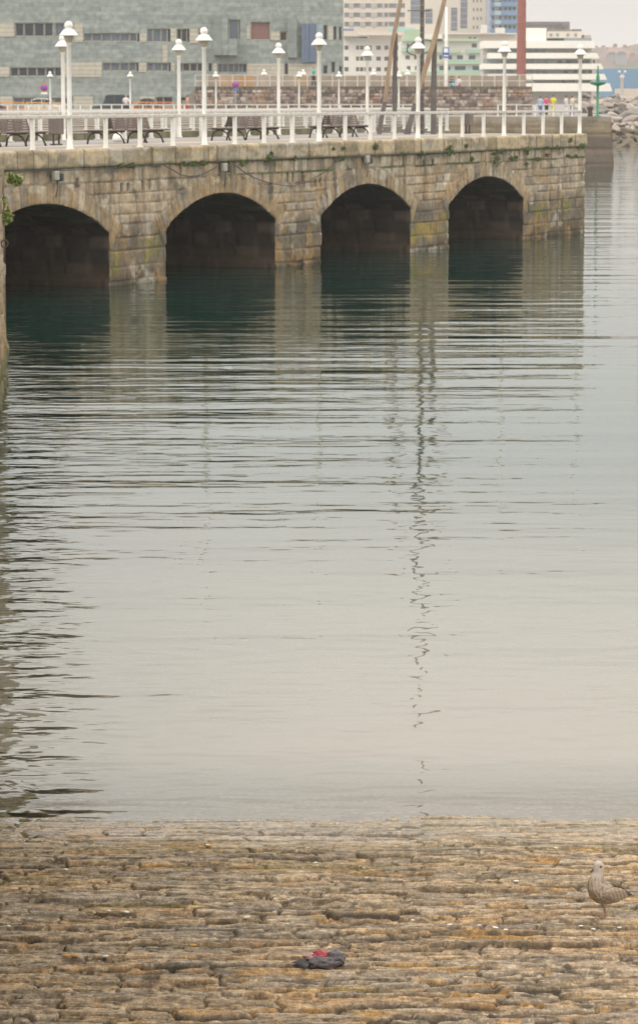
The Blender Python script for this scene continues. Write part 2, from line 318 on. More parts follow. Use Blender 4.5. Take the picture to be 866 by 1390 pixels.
# ------------------------------------------------------------------ slipway of rough slabs
def slipway():
    dx, dy = .0105, .013
    xs = np.arange(-3.0, 5.0, dx); ys = np.arange(13.2, 25.2, dy)
    X, Y = np.meshgrid(xs, ys, indexing='ij')
    warpY = Y + .05 * (fbm(X * .35, Y * .35, 40, 2) - .5) + .09 * (fbm(X * 1.3, Y * 2, 41, 3) - .5) + .035 * (fbm(X * 6, Y * 9, 42, 3) - .5)
    qn = fbm(X * .42 + .1 * fbm(X * 3, Y * 6, 68, 2), Y * .22, 69, 2) * 9; warpY = warpY + .085 * (np.floor(qn) + sstep(.93, 1, qn - np.floor(qn)))
    b = [12.9]
    while b[-1] < 26.6: b.append(b[-1] + RNG.choice([.10, .13, .16, .19, .22, .26]) * RNG.uniform(.9, 1.1))
    b = np.array(b); ci = np.clip(np.searchsorted(b, warpY) - 1, 0, len(b) - 2)
    d0 = warpY - b[ci]; d1 = b[ci + 1] - warpY; cw = (b[ci + 1] - b[ci])
    sid = np.zeros(X.shape, int); ex = np.zeros(X.shape); sx = np.zeros(X.shape)
    wx = X + .16 * (fbm(X * 1.5, Y * 9, 43, 3) - .5)
    for k in range(len(b) - 1):
        j = [-3.8 + RNG.uniform(-.3, .3)]
        while j[-1] < 6.2: j.append(j[-1] + RNG.choice([.3, .45, .6, .8, 1.1, 1.4]) * RNG.uniform(.85, 1.15))
        j = np.array(j); m = ci == k; xx = wx[m]; q = np.searchsorted(j, xx) - 1
        sid[m] = k * 64 + q; ex[m] = np.minimum(xx - j[q], j[q + 1] - xx); sx[m] = (xx - j[q]) / (j[q + 1] - j[q]) - .5
    r = np.random.RandomState(5); K = 64 * len(b) + 64
    off = r.normal(0, .008, K)[sid]; tilt = r.normal(-.02, .03, K)[sid]; tiltx = r.normal(0, .008, K)[sid]; tone = r.rand(K)[sid]; hue = r.rand(K)[sid]; yel = r.rand(K)[sid]
    open_ = sstep(.40, .66, fbm(X * 1.0, Y * 3, 44, 4)); jw = .009 + .022 * open_ ** 2
    gap = np.minimum(np.minimum(d0, d1), ex * .9); crack = 1 - sstep(0, 1, gap / jw)
    # layered, splintered stone: flat beds with broken edges
    lay = fbm(X * .75, Y * 6.5, 46, 5); ql = lay * 15; st_ = np.floor(ql); fr_ = ql - st_; beds = (st_ + sstep(.78, 1, fr_)) / 15; edge = sstep(.74, .84, fr_) * (1 - sstep(.9, 1, fr_))
    rough = fbm(X * 9, Y * 26, 49, 4) - .5; grain = fbm(X * 16, Y * 60, 50, 3) - .5
    pit = sstep(.58, .66, fbm(X * 8.0, Y * 20, 51, 4)); chip = sstep(.68, .73, fbm(X * 2.6 + 3, Y * 9, 60, 4))
    h = off + tilt * (d0 - d1) / 2 + tiltx * sx + .02 * (fbm(X * .5, Y * .5, 48, 3) - .5) + .06 * (beds - .5) + .016 * rough + .008 * grain
    h += -.016 * pit - .022 * chip + .003 * sstep(0, .02, gap) - .030 * crack
    h *= 1 - .55 * sstep(20.2, 22, Y); h += .034 * (fbm(X * .8, Y * .8, 66, 3) - .5) * sstep(20.2, 22, Y)
    Z = SLOPE * (YW - Y) + h
    c = np.ones(X.shape + (3,)) * np.array((.395, .305, .205))
    c = mixc(c, (.46, .31, .165), sstep(.30, .9, tone) * .8); c = mixc(c, (.31, .265, .22), sstep(.6, .85, hue) * .75); c = mixc(c, (.36, .31, .25), sstep(.7, .9, yel) * .6)
    bt = ((st_ * 37 + sid * 11) % 17) / 17.; c *= (.96 + .08 * bt)[..., None]; c *= (.78 + .44 * yel)[..., None]
    c = mixc(c, (.42, .265, .12), sstep(.60, .74, fbm(X * 1.0, Y * 6, 52, 5)) * sstep(.2, .5, 1 - hue) * .6)
    c = mixc(c, (.42, .375, .32), sstep(.52, .62, fbm(X * 2.0, Y * 12, 53, 5)) * .6); c = mixc(c, (.20, .18, .155), sstep(.54, .66, fbm(X * 1.3 + 7, Y * 6, 67, 5)) * .7)
    c = mixc(c, (.085, .06, .04), sstep(.58, .66, fbm(X * 9, Y * 24, 54, 4)) * .55); c = mixc(c, (.07, .05, .03), sstep(.60, .66, fbm(X * 1.6, Y * 22, 64, 4)) * .35)
    c *= (.82 + .36 * fbm(X * 5, Y * 30, 55, 4))[..., None]
    c = mixc(c, (.10, .07, .04), edge * .3)
    c = mixc(c, (.045, .033, .02), np.clip(crack * 1.2, 0, 1) * .92); c = mixc(c, (.075, .052, .03), pit * .7); c = mixc(c, (.12, .085, .05), chip * .45)
    och = sstep(.60, .68, fbm(X * 3.1 + 8, Y * 8, 61, 4)); c = mixc(c, (.46, .27, .08), och * sstep(.3, .7, open_) * .6)
    moss = sstep(.74, .78, fbm(X * .9 + 4, Y * 2.2, 56, 4)) * (1 - sstep(.01, .06, gap)); c = mixc(c, (.14, .135, .02), moss * .6)
    olive = sstep(18.8, 21.6, Y) * sstep(.38, .62, fbm(X * .7, Y * 3.4, 57, 4)); c = mixc(c, (.25, .195, .075), olive * .4)
    wet = sstep(21.3, 22.6, Y + .5 * (fbm(X, Y * 2, 58, 3) - .5)); c = mixc(c, (.34, .29, .21), wet * .5)
    fleck = sstep(.76, .82, fbm(X * 13, Y * 60, 59, 2)); c = mixc(c, (.60, .54, .46), fleck * .5)
    c = np.clip(c * np.array((1.04, .94, .79)), .008, .8)
    me = grid_mesh('slipway', np.stack([X, Y, Z], -1), M_slip, c)
    tag(link('slipway', me), kind='structure')
    m2 = mat('slipway_plain_stone', (.27, .225, .165), .8, .3, 4, bump=.03)
    mb = MB()
    def zz(y): return SLOPE * (YW - y) - .02
    for x0, x1, y0, y1 in ((5.0, 26, 2, 60), (-3.4, 5.0, 2, 13.2), (-6.5, 5.0, 25.2, 60)):
        mb.add([(x0, y0, zz(y0)), (x1, y0, zz(y0)), (x1, y1, zz(y1)), (x0, y1, zz(y1))], [(0, 1, 2, 3)])
    tag(mb.build('slipway_continuation', m2), kind='structure')
slipway()

# ------------------------------------------------------------------ masonry generator
def masonry(T, Z, courses, blk, seed, jw=.018, rad=None):
    """returns relief, tone, hue, gap for a wall parametrised by T (along) and Z (up)"""
    r = np.random.RandomState(seed)
    Zw = Z + .05 * (fbm(T * .6, Z * .6, seed + 70, 2) - .5); Tw = T + .04 * (fbm(T * 1.5, Z * 1.5, seed + 71, 2) - .5)
    cs = np.array(courses); ci = np.clip(np.searchsorted(cs, Zw) - 1, 0, len(cs) - 2)
    gz = np.minimum(Zw - cs[ci], cs[ci + 1] - Zw); sid = np.zeros(T.shape, int); gt = np.zeros(T.shape)
    t0, t1 = T.min() - 3, T.max() + 3
    for k in range(len(cs) - 1):
        j = [t0 - r.rand()]
        while j[-1] < t1: j.append(j[-1] + r.uniform(*blk))
        j = np.array(j); m = ci == k; x = Tw[m]; q = np.searchsorted(j, x) - 1
        sid[m] = k * 512 + q; gt[m] = np.minimum(x - j[q], j[q + 1] - x)
    return sid, np.minimum(gz, gt)
def relief(sid, gap, T, Z, seed, amp=1., jw=.02):
    r = np.random.RandomState(seed + 9); K = int(sid.max()) + 2
    off = r.normal(0, .014, K)[sid]; tone = r.rand(K)[sid]; hue = r.rand(K)[sid]
    h = amp * (off + .018 * sstep(0, .05, gap) + .03 * (fbm(T * 3, Z * 3, seed + 1, 4) - .5) + .02 * (fbm(T * 9, Z * 9, seed + 2, 3) - .5))
    joint = 1 - sstep(0, 1, gap / (jw + .02 * vnoise(T * 1.3, Z * 1.3, seed + 3))); h -= .03 * amp * joint
    return h, tone, hue, joint
# ------------------------------------------------------------------ the arched pier
T_END = t_at(792, 0)
ARCH_R, SPRING, CROWN, HALF = 6.98, 1.60, 2.58, 3.6
CEN = [(t_at(a, .8) + t_at(b, .8)) / 2 for a, b in ((225, 373), (434, 556), (608, 709))]
HALF = sum(t_at(b, .8) - t_at(a, .8) for a, b in ((225, 373), (434, 556), (608, 709))) / 6; ARCH_R = (HALF ** 2 + (CROWN - SPRING) ** 2) / 2 / (CROWN - SPRING)
PER = (CEN[2] - CEN[0]) / 2; print('HALF', HALF, 'PER', PER, 'T_END', T_END); CEN = [CEN[0] - PER, CEN[0], CEN[0] + PER, CEN[2]]
WALL_TOP = DECK - .50
def pier_build():
    root = empty('stone_pier', pier(0, 0, 0), 0, 'long tan stone pier with four dark arches standing in the harbour water', 'pier')
    O = pier(0, 0, 0)
    def P(t, o, z): return (U * t + N * o + Vector((0, 0, z)))
    ts = np.arange(-6.2, T_END + .03, .035); zs = np.arange(-.75, WALL_TOP + .02, .035)
    ts[-1] = T_END
    T, Z = np.meshgrid(ts, zs, indexing='ij')
    sid, gap = masonry(T, Z, [-1.2, -.75, -.3, .13, .56, 1.04, 1.44, 1.84, 2.12, 2.45, 2.76, 3.12, 3.9], (.4, 1.35), 3)
    ring = np.zeros(T.shape, bool)
    for k, c in enumerate(CEN):
        cz = CROWN - ARCH_R; rr = np.hypot(T - c, Z - cz); ang = np.arctan2(T - c, Z - cz); amax = math.asin(HALF / ARCH_R) + .055
        inn = (rr < ARCH_R + .60) & (rr > ARCH_R - .4) & (np.abs(ang) < amax + .02 * (rr - ARCH_R))
        n = 25; a = (ang / amax * n / 2); ai = np.floor(a + .5).astype(int); ga = (.5 - np.abs(a - ai)) * (2 * amax / n) * rr
        out = ARCH_R + .52 + .09 * ((ai * 7919 + k * 31) % 5) / 4 
        m = inn & (rr < out); ring |= m
        sid[m] = 20000 + k * 100 + ai[m] + 40; gap[m] = np.minimum(ga[m], out[m] - rr[m])
    h, tone, hue, joint = relief(sid, gap, T, Z, 21)
    h = h + .02 * ring
    # stone colours
    c = np.ones(T.shape + (3,)) * np.array((.455, .355, .24))
    c = mixc(c, (.47, .40, .30), sstep(.5, 1, tone) * .8); c = mixc(c, (.36, .235, .13), sstep(.55, 1, hue) * .6)
    c = mixc(c, (.40, .285, .165), np.where(ring, .55, 0.)); c = mixc(c, (.29, .25, .20), sstep(.80, .95, 1 - tone) * .8); c = mixc(c, (.58, .50, .37), sstep(.90, .95, tone) * .8)
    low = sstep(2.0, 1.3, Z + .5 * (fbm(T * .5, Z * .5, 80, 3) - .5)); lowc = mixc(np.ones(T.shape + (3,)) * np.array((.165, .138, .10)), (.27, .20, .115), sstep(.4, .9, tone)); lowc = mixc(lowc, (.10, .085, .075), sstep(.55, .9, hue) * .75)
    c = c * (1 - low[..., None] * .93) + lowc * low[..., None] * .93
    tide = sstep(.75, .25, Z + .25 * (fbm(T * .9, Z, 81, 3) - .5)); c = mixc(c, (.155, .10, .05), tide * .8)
    yg = sstep(.55, .68, fbm(T * 1.1, Z * 1.4, 82, 4)) * sstep(1.6, 1.1, Z) * sstep(.1, .45, Z); c = mixc(c, (.26, .24, .03), yg * .75)
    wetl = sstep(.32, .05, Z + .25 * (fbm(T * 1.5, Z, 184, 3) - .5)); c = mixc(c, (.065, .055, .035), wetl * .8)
    streak = sstep(.58, .75, fbm(T * 2.2, Z * .28, 83, 4)); c = mixc(c, (.15, .125, .09), streak * .7)
    blot = sstep(.60, .72, fbm(T * 1.7, Z * 2.6, 84, 5)); c = mixc(c, (.19, .165, .13), blot * .8)
    och = sstep(.56, .7, fbm(T * .8 + 9, Z * 1.4, 85, 4)) * sstep(3.2, 2.4, Z); c = mixc(c, (.42, .26, .10), och * .5)
    pale = sstep(.62, .72, fbm(T * 1.2 + 30, Z * 2, 86, 4)); c = mixc(c, (.55, .49, .39), pale * .5)
    c *= (.62 + .76 * fbm(T * 4, Z * 5, 87, 5))[..., None]; c *= (.8 + .4 * vnoise(T * 5, Z * .8, 89))[..., None]
    c = mixc(c, (.11, .085, .06), joint * (.15 + .6 * vnoise(T * .9, Z * .9, 187)))
    moss = sstep(.38, .52, fbm(T * 1.1, Z * 1.2, 88, 4)) * sstep(2.95, 3.1, Z) * (1 - sstep(.02, .06, np.minimum(gap, np.abs(Z - WALL_TOP + .03)))) * sstep(4, 22, T); c = mixc(c, (.07, .10, .02), moss * .9)
    # putlog slots
    for a, z in ((t_at(165, 2.9), 2.92), (t_at(174, 2.9), 2.92), (t_at(194, 2.9), 2.95), (t_at(204, 2.9), 2.95), (t_at(105, 3.1), 3.12), (t_at(390, 2.9), 2.95), (t_at(397, 2.9), 2.95), (t_at(411, 2.9), 2.95), (t_at(574, 3), 3.2), (t_at(586, 3), 3.2), (t_at(428, 2.9), 2.72), (t_at(435, 2.9), 2.72)):
        m = (np.abs(T - a) < .085) & (np.abs(Z - z) < .13); h[m] -= .16; c[m] = (.05, .035, .025)
    # the openings
    inside = np.zeros(T.shape, bool); T2 = T.copy(); Z2 = Z.copy()
    for cc in CEN:
        cz = CROWN - ARCH_R; rr = np.hypot(T - cc, Z - cz); i = (np.abs(T - cc) < HALF) & ((Z < SPRING) | (rr < ARCH_R)); inside |= i
        near = i & (Z >= SPRING - .02); k = ARCH_R / rr; T2[near] = (cc + (T - cc) * k)[near]; Z2[near] = (cz + (Z - cz) * k)[near]
        ln = i & (Z < SPRING - .02); T2[ln] = np.where(T[ln] < cc, cc - HALF, cc + HALF)
    fin = inside[:-1, :-1] & inside[1:, :-1] & inside[1:, 1:] & inside[:-1, 1:]
    h = np.where(inside, h * .3, h)
    V = np.stack([U.x * T2 - N.x * h, U.y * T2 - N.y * h, Z2], -1)
    # drop any sliver whose four corners were moved onto the rim
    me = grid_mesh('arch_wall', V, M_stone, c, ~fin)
    link('arch_wall', me, root)
    # coping: rounded blocks on the wall
    prof = [(-.07, WALL_TOP - .03)] ; n = 12
    z0, z1, f = WALL_TOP - .03, DECK + .02, -.11
    pr = [(0.0, z0), (f + .02, z0)] + [(f, z0 + .03 + (z1 - z0 - .10) * i / n) for i in range(n + 1)] + [(f + .01, z1 - .045), (f + .03, z1 - .018), (f + .065, z1)] + [(f + .065 + .62 * i / 8, z1) for i in range(1, 9)]
    pr = np.array(pr); ts = np.arange(-6.2, T_END - .02, .03); r = np.random.RandomState(8); j = [-8.]
    while j[-1] < T_END + 2: j.append(j[-1] + r.choice([.35, .55, .8, .95, 1.1]) * r.uniform(.9, 1.1))
    j = np.array(j); q = np.searchsorted(j, ts) - 1; g = np.minimum(ts - j[q], j[q + 1] - ts)
    G = np.repeat(g[:, None], len(pr), 1); S = np.repeat(q[:, None], len(pr), 1); A = np.arange(len(pr))[None, :] * .045 + 0 * G; TT = np.repeat(ts[:, None], len(pr), 1)
    hh, tone, hue, joint = relief(S, G, TT, A, 33, .9, .022); hh = hh + r.normal(0, .016, 9999)[S]
    c = np.ones(G.shape + (3,)) * np.array((.56, .44, .28)); c = mixc(c, (.36, .28, .17), sstep(.45, .9, tone)); c = mixc(c, (.45, .39, .30), sstep(.6, 1, hue) * .7)
    c = mixc(c, (.20, .175, .12), sstep(.5, .66, fbm(TT * 1.4, A * 3, 90, 4)) * .6); c = mixc(c, (.46, .44, .39), sstep(.6, .7, fbm(TT * 1.1 + 7, A * 3, 91, 4)) * .5)
    c *= (.75 + .5 * fbm(TT * 5, A * 5, 92, 4))[..., None]; c = mixc(c, (.08, .07, .045), joint * .8)
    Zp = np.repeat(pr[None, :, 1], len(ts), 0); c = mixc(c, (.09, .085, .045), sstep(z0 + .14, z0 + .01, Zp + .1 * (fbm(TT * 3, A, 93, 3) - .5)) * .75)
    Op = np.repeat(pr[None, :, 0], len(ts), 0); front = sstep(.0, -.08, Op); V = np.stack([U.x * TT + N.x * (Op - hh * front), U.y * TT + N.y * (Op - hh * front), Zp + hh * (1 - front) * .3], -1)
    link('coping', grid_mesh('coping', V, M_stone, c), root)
    # vaults
    s = []; res = .09
    zz = np.arange(-.9, SPRING, res); pr = [(-HALF, z) for z in zz]
    am = math.asin(HALF / ARCH_R); na = int(2 * am * ARCH_R / res)
    pr += [(ARCH_R * math.sin(a), CROWN - ARCH_R + ARCH_R * math.cos(a)) for a in np.linspace(-am, am, na)]
    pr += [(HALF, z) for z in zz[::-1]]; pr = np.array(pr)
    ow = np.arange(0, 14.6, .09); S_, O_ = np.meshgrid(np.arange(len(pr)) * res, ow, indexing='ij')
    sid, gap = masonry(O_, S_, list(np.arange(-1, 14, .42)), (.4, .95), 15)
    h, tone, hue, joint = relief(sid, gap, O_, S_, 41, 1.6)
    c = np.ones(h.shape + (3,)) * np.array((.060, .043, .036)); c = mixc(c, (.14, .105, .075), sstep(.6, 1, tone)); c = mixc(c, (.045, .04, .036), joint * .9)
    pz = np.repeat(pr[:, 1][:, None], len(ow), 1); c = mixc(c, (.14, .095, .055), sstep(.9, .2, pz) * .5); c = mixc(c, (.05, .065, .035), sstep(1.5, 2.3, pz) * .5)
    nrm = np.array([(1, 0) if i < len(zz) else ((-1, 0) if i >= len(pr) - len(zz) else (-pr[i][0] / ARCH_R, -(pr[i][1] - CROWN + ARCH_R) / ARCH_R)) for i in range(len(pr))])
    h = h * sstep(0, .12, O_)
    t_ = pr[:, 0][:, None] + nrm[:, 0][:, None] * h; z_ = pr[:, 1][:, None] + nrm[:, 1][:, None] * h
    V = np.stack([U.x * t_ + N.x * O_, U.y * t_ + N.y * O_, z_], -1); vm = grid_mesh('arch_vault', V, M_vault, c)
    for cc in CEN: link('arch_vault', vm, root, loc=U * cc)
    # plain body: end, back and underside of the deck
    mb = MB(); m3 = mat('pier_back_stone', (.27, .22, .16), .85, .3, 1.5, bump=.03)
    def q(a, b): mb.add([P(*a, -5), P(*b, -5), P(*b, DECK - .02), P(*a, DECK - .02)], [(0, 1, 2, 3)])
    q((T_END, .02), (T_END, 15)); q((T_END, 15), (-6.2, 15))
    link('pier_body', mb.mesh('pier_body', m3), root)
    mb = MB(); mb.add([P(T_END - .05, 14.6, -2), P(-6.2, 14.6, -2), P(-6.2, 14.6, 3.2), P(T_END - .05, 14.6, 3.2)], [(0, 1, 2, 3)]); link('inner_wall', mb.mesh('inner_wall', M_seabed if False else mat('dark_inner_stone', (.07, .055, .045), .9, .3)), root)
    # kerb between the two rows of posts
    mb = MB(); r = np.random.RandomState(3); t = -30.
    while t < T_END - .6:
        l = min(r.uniform(.9, 1.6), T_END - t); a = pier(t + l / 2, 10.35, DECK + .13) - O; mb.box(a, (l - .03, .42, .26 + r.uniform(-.02, .02)), math.atan2(U.y, U.x)); t += l
    mk = mat('mossy_kerb_stone', (.27, .235, .15), .9, .4, 1.6, c2=(.13, .13, .06), bump=.02)
    link('stone_kerb', mb.mesh('stone_kerb', mk, .02), root)
    # paving
    def strip(name, o0, o1, z, m, ta=-34, tb=None):
        tb = tb or T_END + .03
        tag(MB().add([pier(ta, o0, z), pier(tb, o0, z), pier(tb, o1, z), pier(ta, o1, z)], [(0, 1, 2, 3)]).build(name, m), kind='structure')
    strip('pier_pavement', .5, 15, DECK, M_asph)
    strip('beige_paving_band', 2.9, 4.3, DECK + .005, M_beige); strip('beige_paving_band', 7.2, 7.7, DECK + .005, M_beige)
    return root
pier_build()

# left quay wall, running from the pier's corner towards the slipway
def left_quay():
    root = empty('quay_wall', (-6.6, 62, 0), 0, 'rough tan stone quay wall at the left edge with green ferns', 'quay wall')
    ys = np.concatenate([np.arange(8, 50, .12), np.arange(50, 63.2, .04)]); zs = np.arange(-1.5, DECK + .001, .05)
    Y, Z = np.meshgrid(ys, zs, indexing='ij')
    sid, gap = masonry(Y, Z, [-2, -1.4, -1, -.6, -.2, .2, .6, 1, 1.35, 1.75, 2.1, 2.5, 2.9, 3.25, 3.6, 5], (.5, 1.1), 61)
    h, tone, hue, joint = relief(sid, gap, Y, Z, 62, 1.7, .03); h = h + .09 * (fbm(Y * 1.4, Z * 1.8, 63, 3) - .5) + .06 * sstep(1.6, .3, Z)
    c = np.ones(h.shape + (3,)) * np.array((.38, .29, .19)); c = mixc(c, (.46, .38, .28), sstep(.5, 1, tone)); c = mixc(c, (.25, .18, .10), sstep(.5, 1, hue) * .6)
    c = mixc(c, (.30, .19, .075), sstep(1.8, .9, Z) * .5); c = mixc(c, (.09, .10, .03), sstep(.9, .3, Z + .3 * (fbm(Y, Z, 64, 3) - .5)) * .8)
    near = sstep(40, 27, Y); c = mixc(c, (.085, .095, .02), near * sstep(3.4, 2.2, Z) * .9); c = mixc(c, (.07, .055, .04), joint * .7)
    zc = Y * CP + (H - 0) * SP; h = (h - h.mean()) * (.3 + .7 * sstep(40, 58, Y)); X = -6.69 + (62.5 - Y) * .1041 - .13 * sstep(60, 50, Y) * sstep(20, 34, Y) + h
    end = len(ys) - 1; V = np.stack([X - root.location.x, Y - 62, Z], -1)
    link('wall_face', grid_mesh('wall_face', V, M_stone, c), root)
    # end face towards the pier and the paved top
    xe = float(V[-1, 0, 0]); m3 = mat('quay_back_stone', (.34, .27, .18), .85, .3, 2, bump=.03)
    link('wall_end', MB().add([(xe - .02, 1.18, -1.5), (xe - 30, 1.18, -1.5), (xe - 30, 1.18, DECK), (xe - .02, 1.18, DECK)], [(0, 1, 2, 3)]).mesh('wall_end', m3), root)
    x8 = float(V[0, 0, 0]) - 6.6
    pts = [(x8 - .05, 8, DECK - .006), (xe - 6.6 - .1, 63.18, DECK - .006), (-9.6, 63.18, DECK - .006), (-12.5, 79.6, DECK - .006)]
    pp = pier(-6.2, 0); qq = pier(-34, 0)
    tag(MB().add([(x8 - .05, 8, DECK - .006), (xe - 6.72, 63.18, DECK - .006), (-12.2, 70, DECK - .006), (pp.x, pp.y, DECK - .006), (-60, 70, DECK - .006), (-60, 8, DECK - .006)], [(0, 1, 2, 3, 4, 5)]).build('quay_pavement', M_asph), kind='structure')
left_quay()
# ------------------------------------------------------------------ railings and lamps
RZ = math.atan2(U.y, U.x)
def railing(name, label, T, o, H_=1.0, post=(.11, .11), cables=4, rail=(.16, .10), m=M_white):
    root = empty('railing', pier(T[0], o), 0, label, 'railing')
    ob = pier(T[0], o)
    pm = MB().box((0, 0, H_ / 2 - .03), (post[0], post[1], H_ - .06), RZ).box((0, 0, .015), (post[0] * 1.8, post[1] * 1.8, .03), RZ).mesh('post', m, .008)
    for t in T: link('post', pm, root, loc=pier(t, o) - ob)
    a = pier(T[0] - .4, o, H_ - rail[1] / 2) - Vector((ob.x, ob.y, 0)); b = pier(T[-1] + .1, o, H_ - rail[1] / 2) - Vector((ob.x, ob.y, 0))
    mb = MB().bar(a, b, rail[0], rail[1]); link('handrail', mb.mesh('handrail', M_whitedull, .012), root)
    for k in range(cables):
        z = H_ * (.25 + .5 * k / max(1, cables - 1)); a.z = b.z = z
        link('cable', MB().tube([a, b], .014, 6).mesh('cable', M_whitedull), root)
    return root
ta, tb = t_at(45, DECK, .28), t_at(786, DECK, .28); st = (tb - ta) / 21
TF = [ta + st * k for k in range(-3, 22)]
railing('front', 'white post and cable railing along the front edge of the arched pier', TF, .28, 1.0, cables=0)
fc = MB()
TB = [t_at(240, DECK, 10) + 2.0 * k for k in range(-9, 14)]
railing('middle', 'white post and cable railing behind the benches on the mossy stone kerb', TB, 10.0, 1.02, (.12, .12))
TC = [t_at(257, DECK, 15) + 2.7 * k for k in range(-6, 10)]
railing('back', 'white post and cable railing along the far edge of the arched pier', TC, 14.8, 1.0, (.1, .1))
# jetty beyond
def jetty():
    root = empty('jetty', pier(0, 26, 0), 0, 'narrow brown jetty just beyond the arched pier, seen between the posts', 'jetty')
    o = pier(0, 26, 0); mj = mat('brown_jetty_stone', (.24, .19, .15), .85, .3, 1.2, bump=.02)
    mb = MB(); M = Matrix.Translation(-o)
    for a, b, z0, z1 in ((-60, 90, -3, DECK - .02),):
        vs = [pier(a, 26, z0), pier(b, 26, z0), pier(b, 29.5, z0), pier(a, 29.5, z0), pier(a, 26, z1), pier(b, 26, z1), pier(b, 29.5, z1), pier(a, 29.5, z1)]
        mb.add([v - o for v in vs], [(0, 1, 5, 4), (1, 2, 6, 5), (2, 3, 7, 6), (3, 0, 4, 7), (4, 5, 6, 7)])
    link('deck', mb.mesh('deck', mj), root)
jetty()
TD = [t_at(292, DECK, 26.4) + 2.6 * k for k in range(-14, 14)]
railing('jetty', 'white post and cable railing of the narrow jetty beyond the pier', [t for t in TD if t < 88], 26.4, .95, (.1, .1), 3)

def lamp_mesh_set():
    root = empty('street_lamp', (0, 0, 0))
    link('pole', MB().lathe([(.0, 0), (.13, 0), (.13, .03), (.085, .05), (.075, .5), (.068, 1.6), (.064, 3.02), (.085, 3.04), (.085, 3.08)], 16).mesh('pole', M_white), root)
    link('glass_collar', MB().lathe([(.085, 3.08), (.10, 3.12), (.155, 3.27), (.15, 3.30), (0, 3.30)], 20).mesh('glass_collar', M_glasslamp), root)
    link('lamp_shade', MB().lathe([(.14, 3.285), (.275, 3.275), (.28, 3.295), (.25, 3.33), (.20, 3.39), (.155, 3.45), (.13, 3.47), (.0, 3.475)], 28).mesh('lamp_shade', M_white), root)
    pr = [(.09, 3.465), (.10, 3.49)] + [(.125 * math.cos(a), 3.575 + .125 * math.sin(a)) for a in np.linspace(-.75, math.pi / 2, 10)]
    link('finial_ball', MB().lathe(pr, 22).mesh('finial_ball', M_white), root)
    return root
LAMP = lamp_mesh_set(); first = [True]
def lamp(loc, label, group, s=1.):
    o = LAMP if first[0] else copy_tree(LAMP); first[0] = False
    o.location = loc; o.scale = (s, s, s); return tag(o, label, 'street lamp', group)
ORD = ['nearest', 'second', 'third', 'fourth', 'fifth']
names = ['leftmost and tallest white lamp on the front railing, overlapping a smaller one', 'white lamp on the front railing above the second arch from the left', 'white lamp on the front railing between the second and third arches', 'white lamp on the front railing in front of the hoop between the timber beams', 'white lamp on the front railing above the fourth arch, near the red brick chimney', 'rightmost white lamp on the front railing at the end of the pier']
for k, n in enumerate(names): lamp(pier(TF[4 + 4 * k], .28), n, 'white lamps along the front railing of the pier')
names = ['white lamp behind the benches just left of the tallest front lamp', 'white lamp behind the benches left of the second front lamp', 'white lamp behind the benches in front of the museum pale panels', 'white lamp behind the benches, left of the leaning timber beams']
for k, (px, n) in enumerate(zip((82, 239, 374, 494), names)): lamp(pier(t_at(px, DECK, 10), 9.85), n, 'white lamps of the middle row on the pier')

# ------------------------------------------------------------------ benches and bins on the pier
def bench_set():
    root = empty('bench', (0, 0, 0)); L_ = 4.2
    leg = MB()
    pts = [(0, -.36, 0), (0, -.30, .14), (0, -.2, .28), (0, -.05, .36), (0, .12, .37), (0, .26, .33), (0, .34, .2), (0, .38, 0)]
    leg.tube(pts, [.035, .03, .028, .028, .028, .028, .03, .035], 8); leg.bar((0, -.36, .40), (0, .36, .40), .05, .05)
    lm = leg.mesh('leg', M_iron)
    for x in (-1.9, -.75, .75, 1.9): link('leg', lm, root, loc=(x, 0, 0))
    s = MB()
    for k in range(6): s.box((0, -.33 + k * .132, .445), (L_, .105, .04))
    link('seat', s.mesh('seat', M_slat, .006), root)
    b = MB()
    for sgn in (-1, 1):
        for k in range(6):
            z = .52 + k * .082; y = sgn * (.20 - .028 * k)
            b.box((0, y, z), (2.5 - .04 * k, .03, .068))
    link('backrest', b.mesh('backrest', M_slat, .005), root)
    f = MB()
    for sgn in (-1, 1): f.bar((0, sgn * .19, .45), (0, sgn * .05, .95), .04, .03, (0, 1, 0))
    f = f.mesh('backrest_support', M_iron)
    for x in (-1.19, -.39, .39, 1.19): link('backrest_support', f, root, loc=(x, 0, 0))
    return root
BENCH = bench_set(); names = ['brown slatted bench with black iron legs at the left end of the pier', 'brown slatted bench with black iron legs behind the railing above the first pier column', 'brown slatted bench with black iron legs above the second arch', 'brown slatted bench with black iron legs between the second and third arches']
for k, (x, y) in enumerate(((6, 199), (172, 194.3), (334, 190.3), (462, 186.8))):
    o = BENCH if k == 0 else copy_tree(BENCH); t = t_at(x, DECK, 4.5); o.location = pier(t, 4.5); o.rotation_euler = (0, 0, RZ)
    tag(o, names[k], 'bench', 'benches on the pier')
BIN = empty('litter_bin'); mbn = mat('taupe_bin_panel', (.17, .135, .125), .7, .2)
link('bin_body', MB().box((0, 0, .62), (.42, .36, .55)).mesh('bin_body', mbn, .03), BIN)
f = MB()
for x in (-.17, .17): f.bar((x, 0, 0), (x, 0, .36), .04, .05)
link('stand', f.box((0, 0, .03), (.44, .2, .04)).mesh('stand', M_iron), BIN)
link('lid', MB().box((0, 0, .93), (.46, .40, .05)).mesh('lid', mbn, .01), BIN)
BIN.location = pier(t_at(77, DECK, 4.6), 4.6); BIN.rotation_euler = (0, 0, RZ); tag(BIN, 'taupe litter bin on a stand between the two leftmost benches', 'litter bin', 'litter bins on the pier')
b2 = copy_tree(BIN); b2.location = pier(t_at(634.5, DECK, 4.6), 4.6); tag(b2, 'dark brown litter bin on the pier above the fourth arch', 'litter bin')
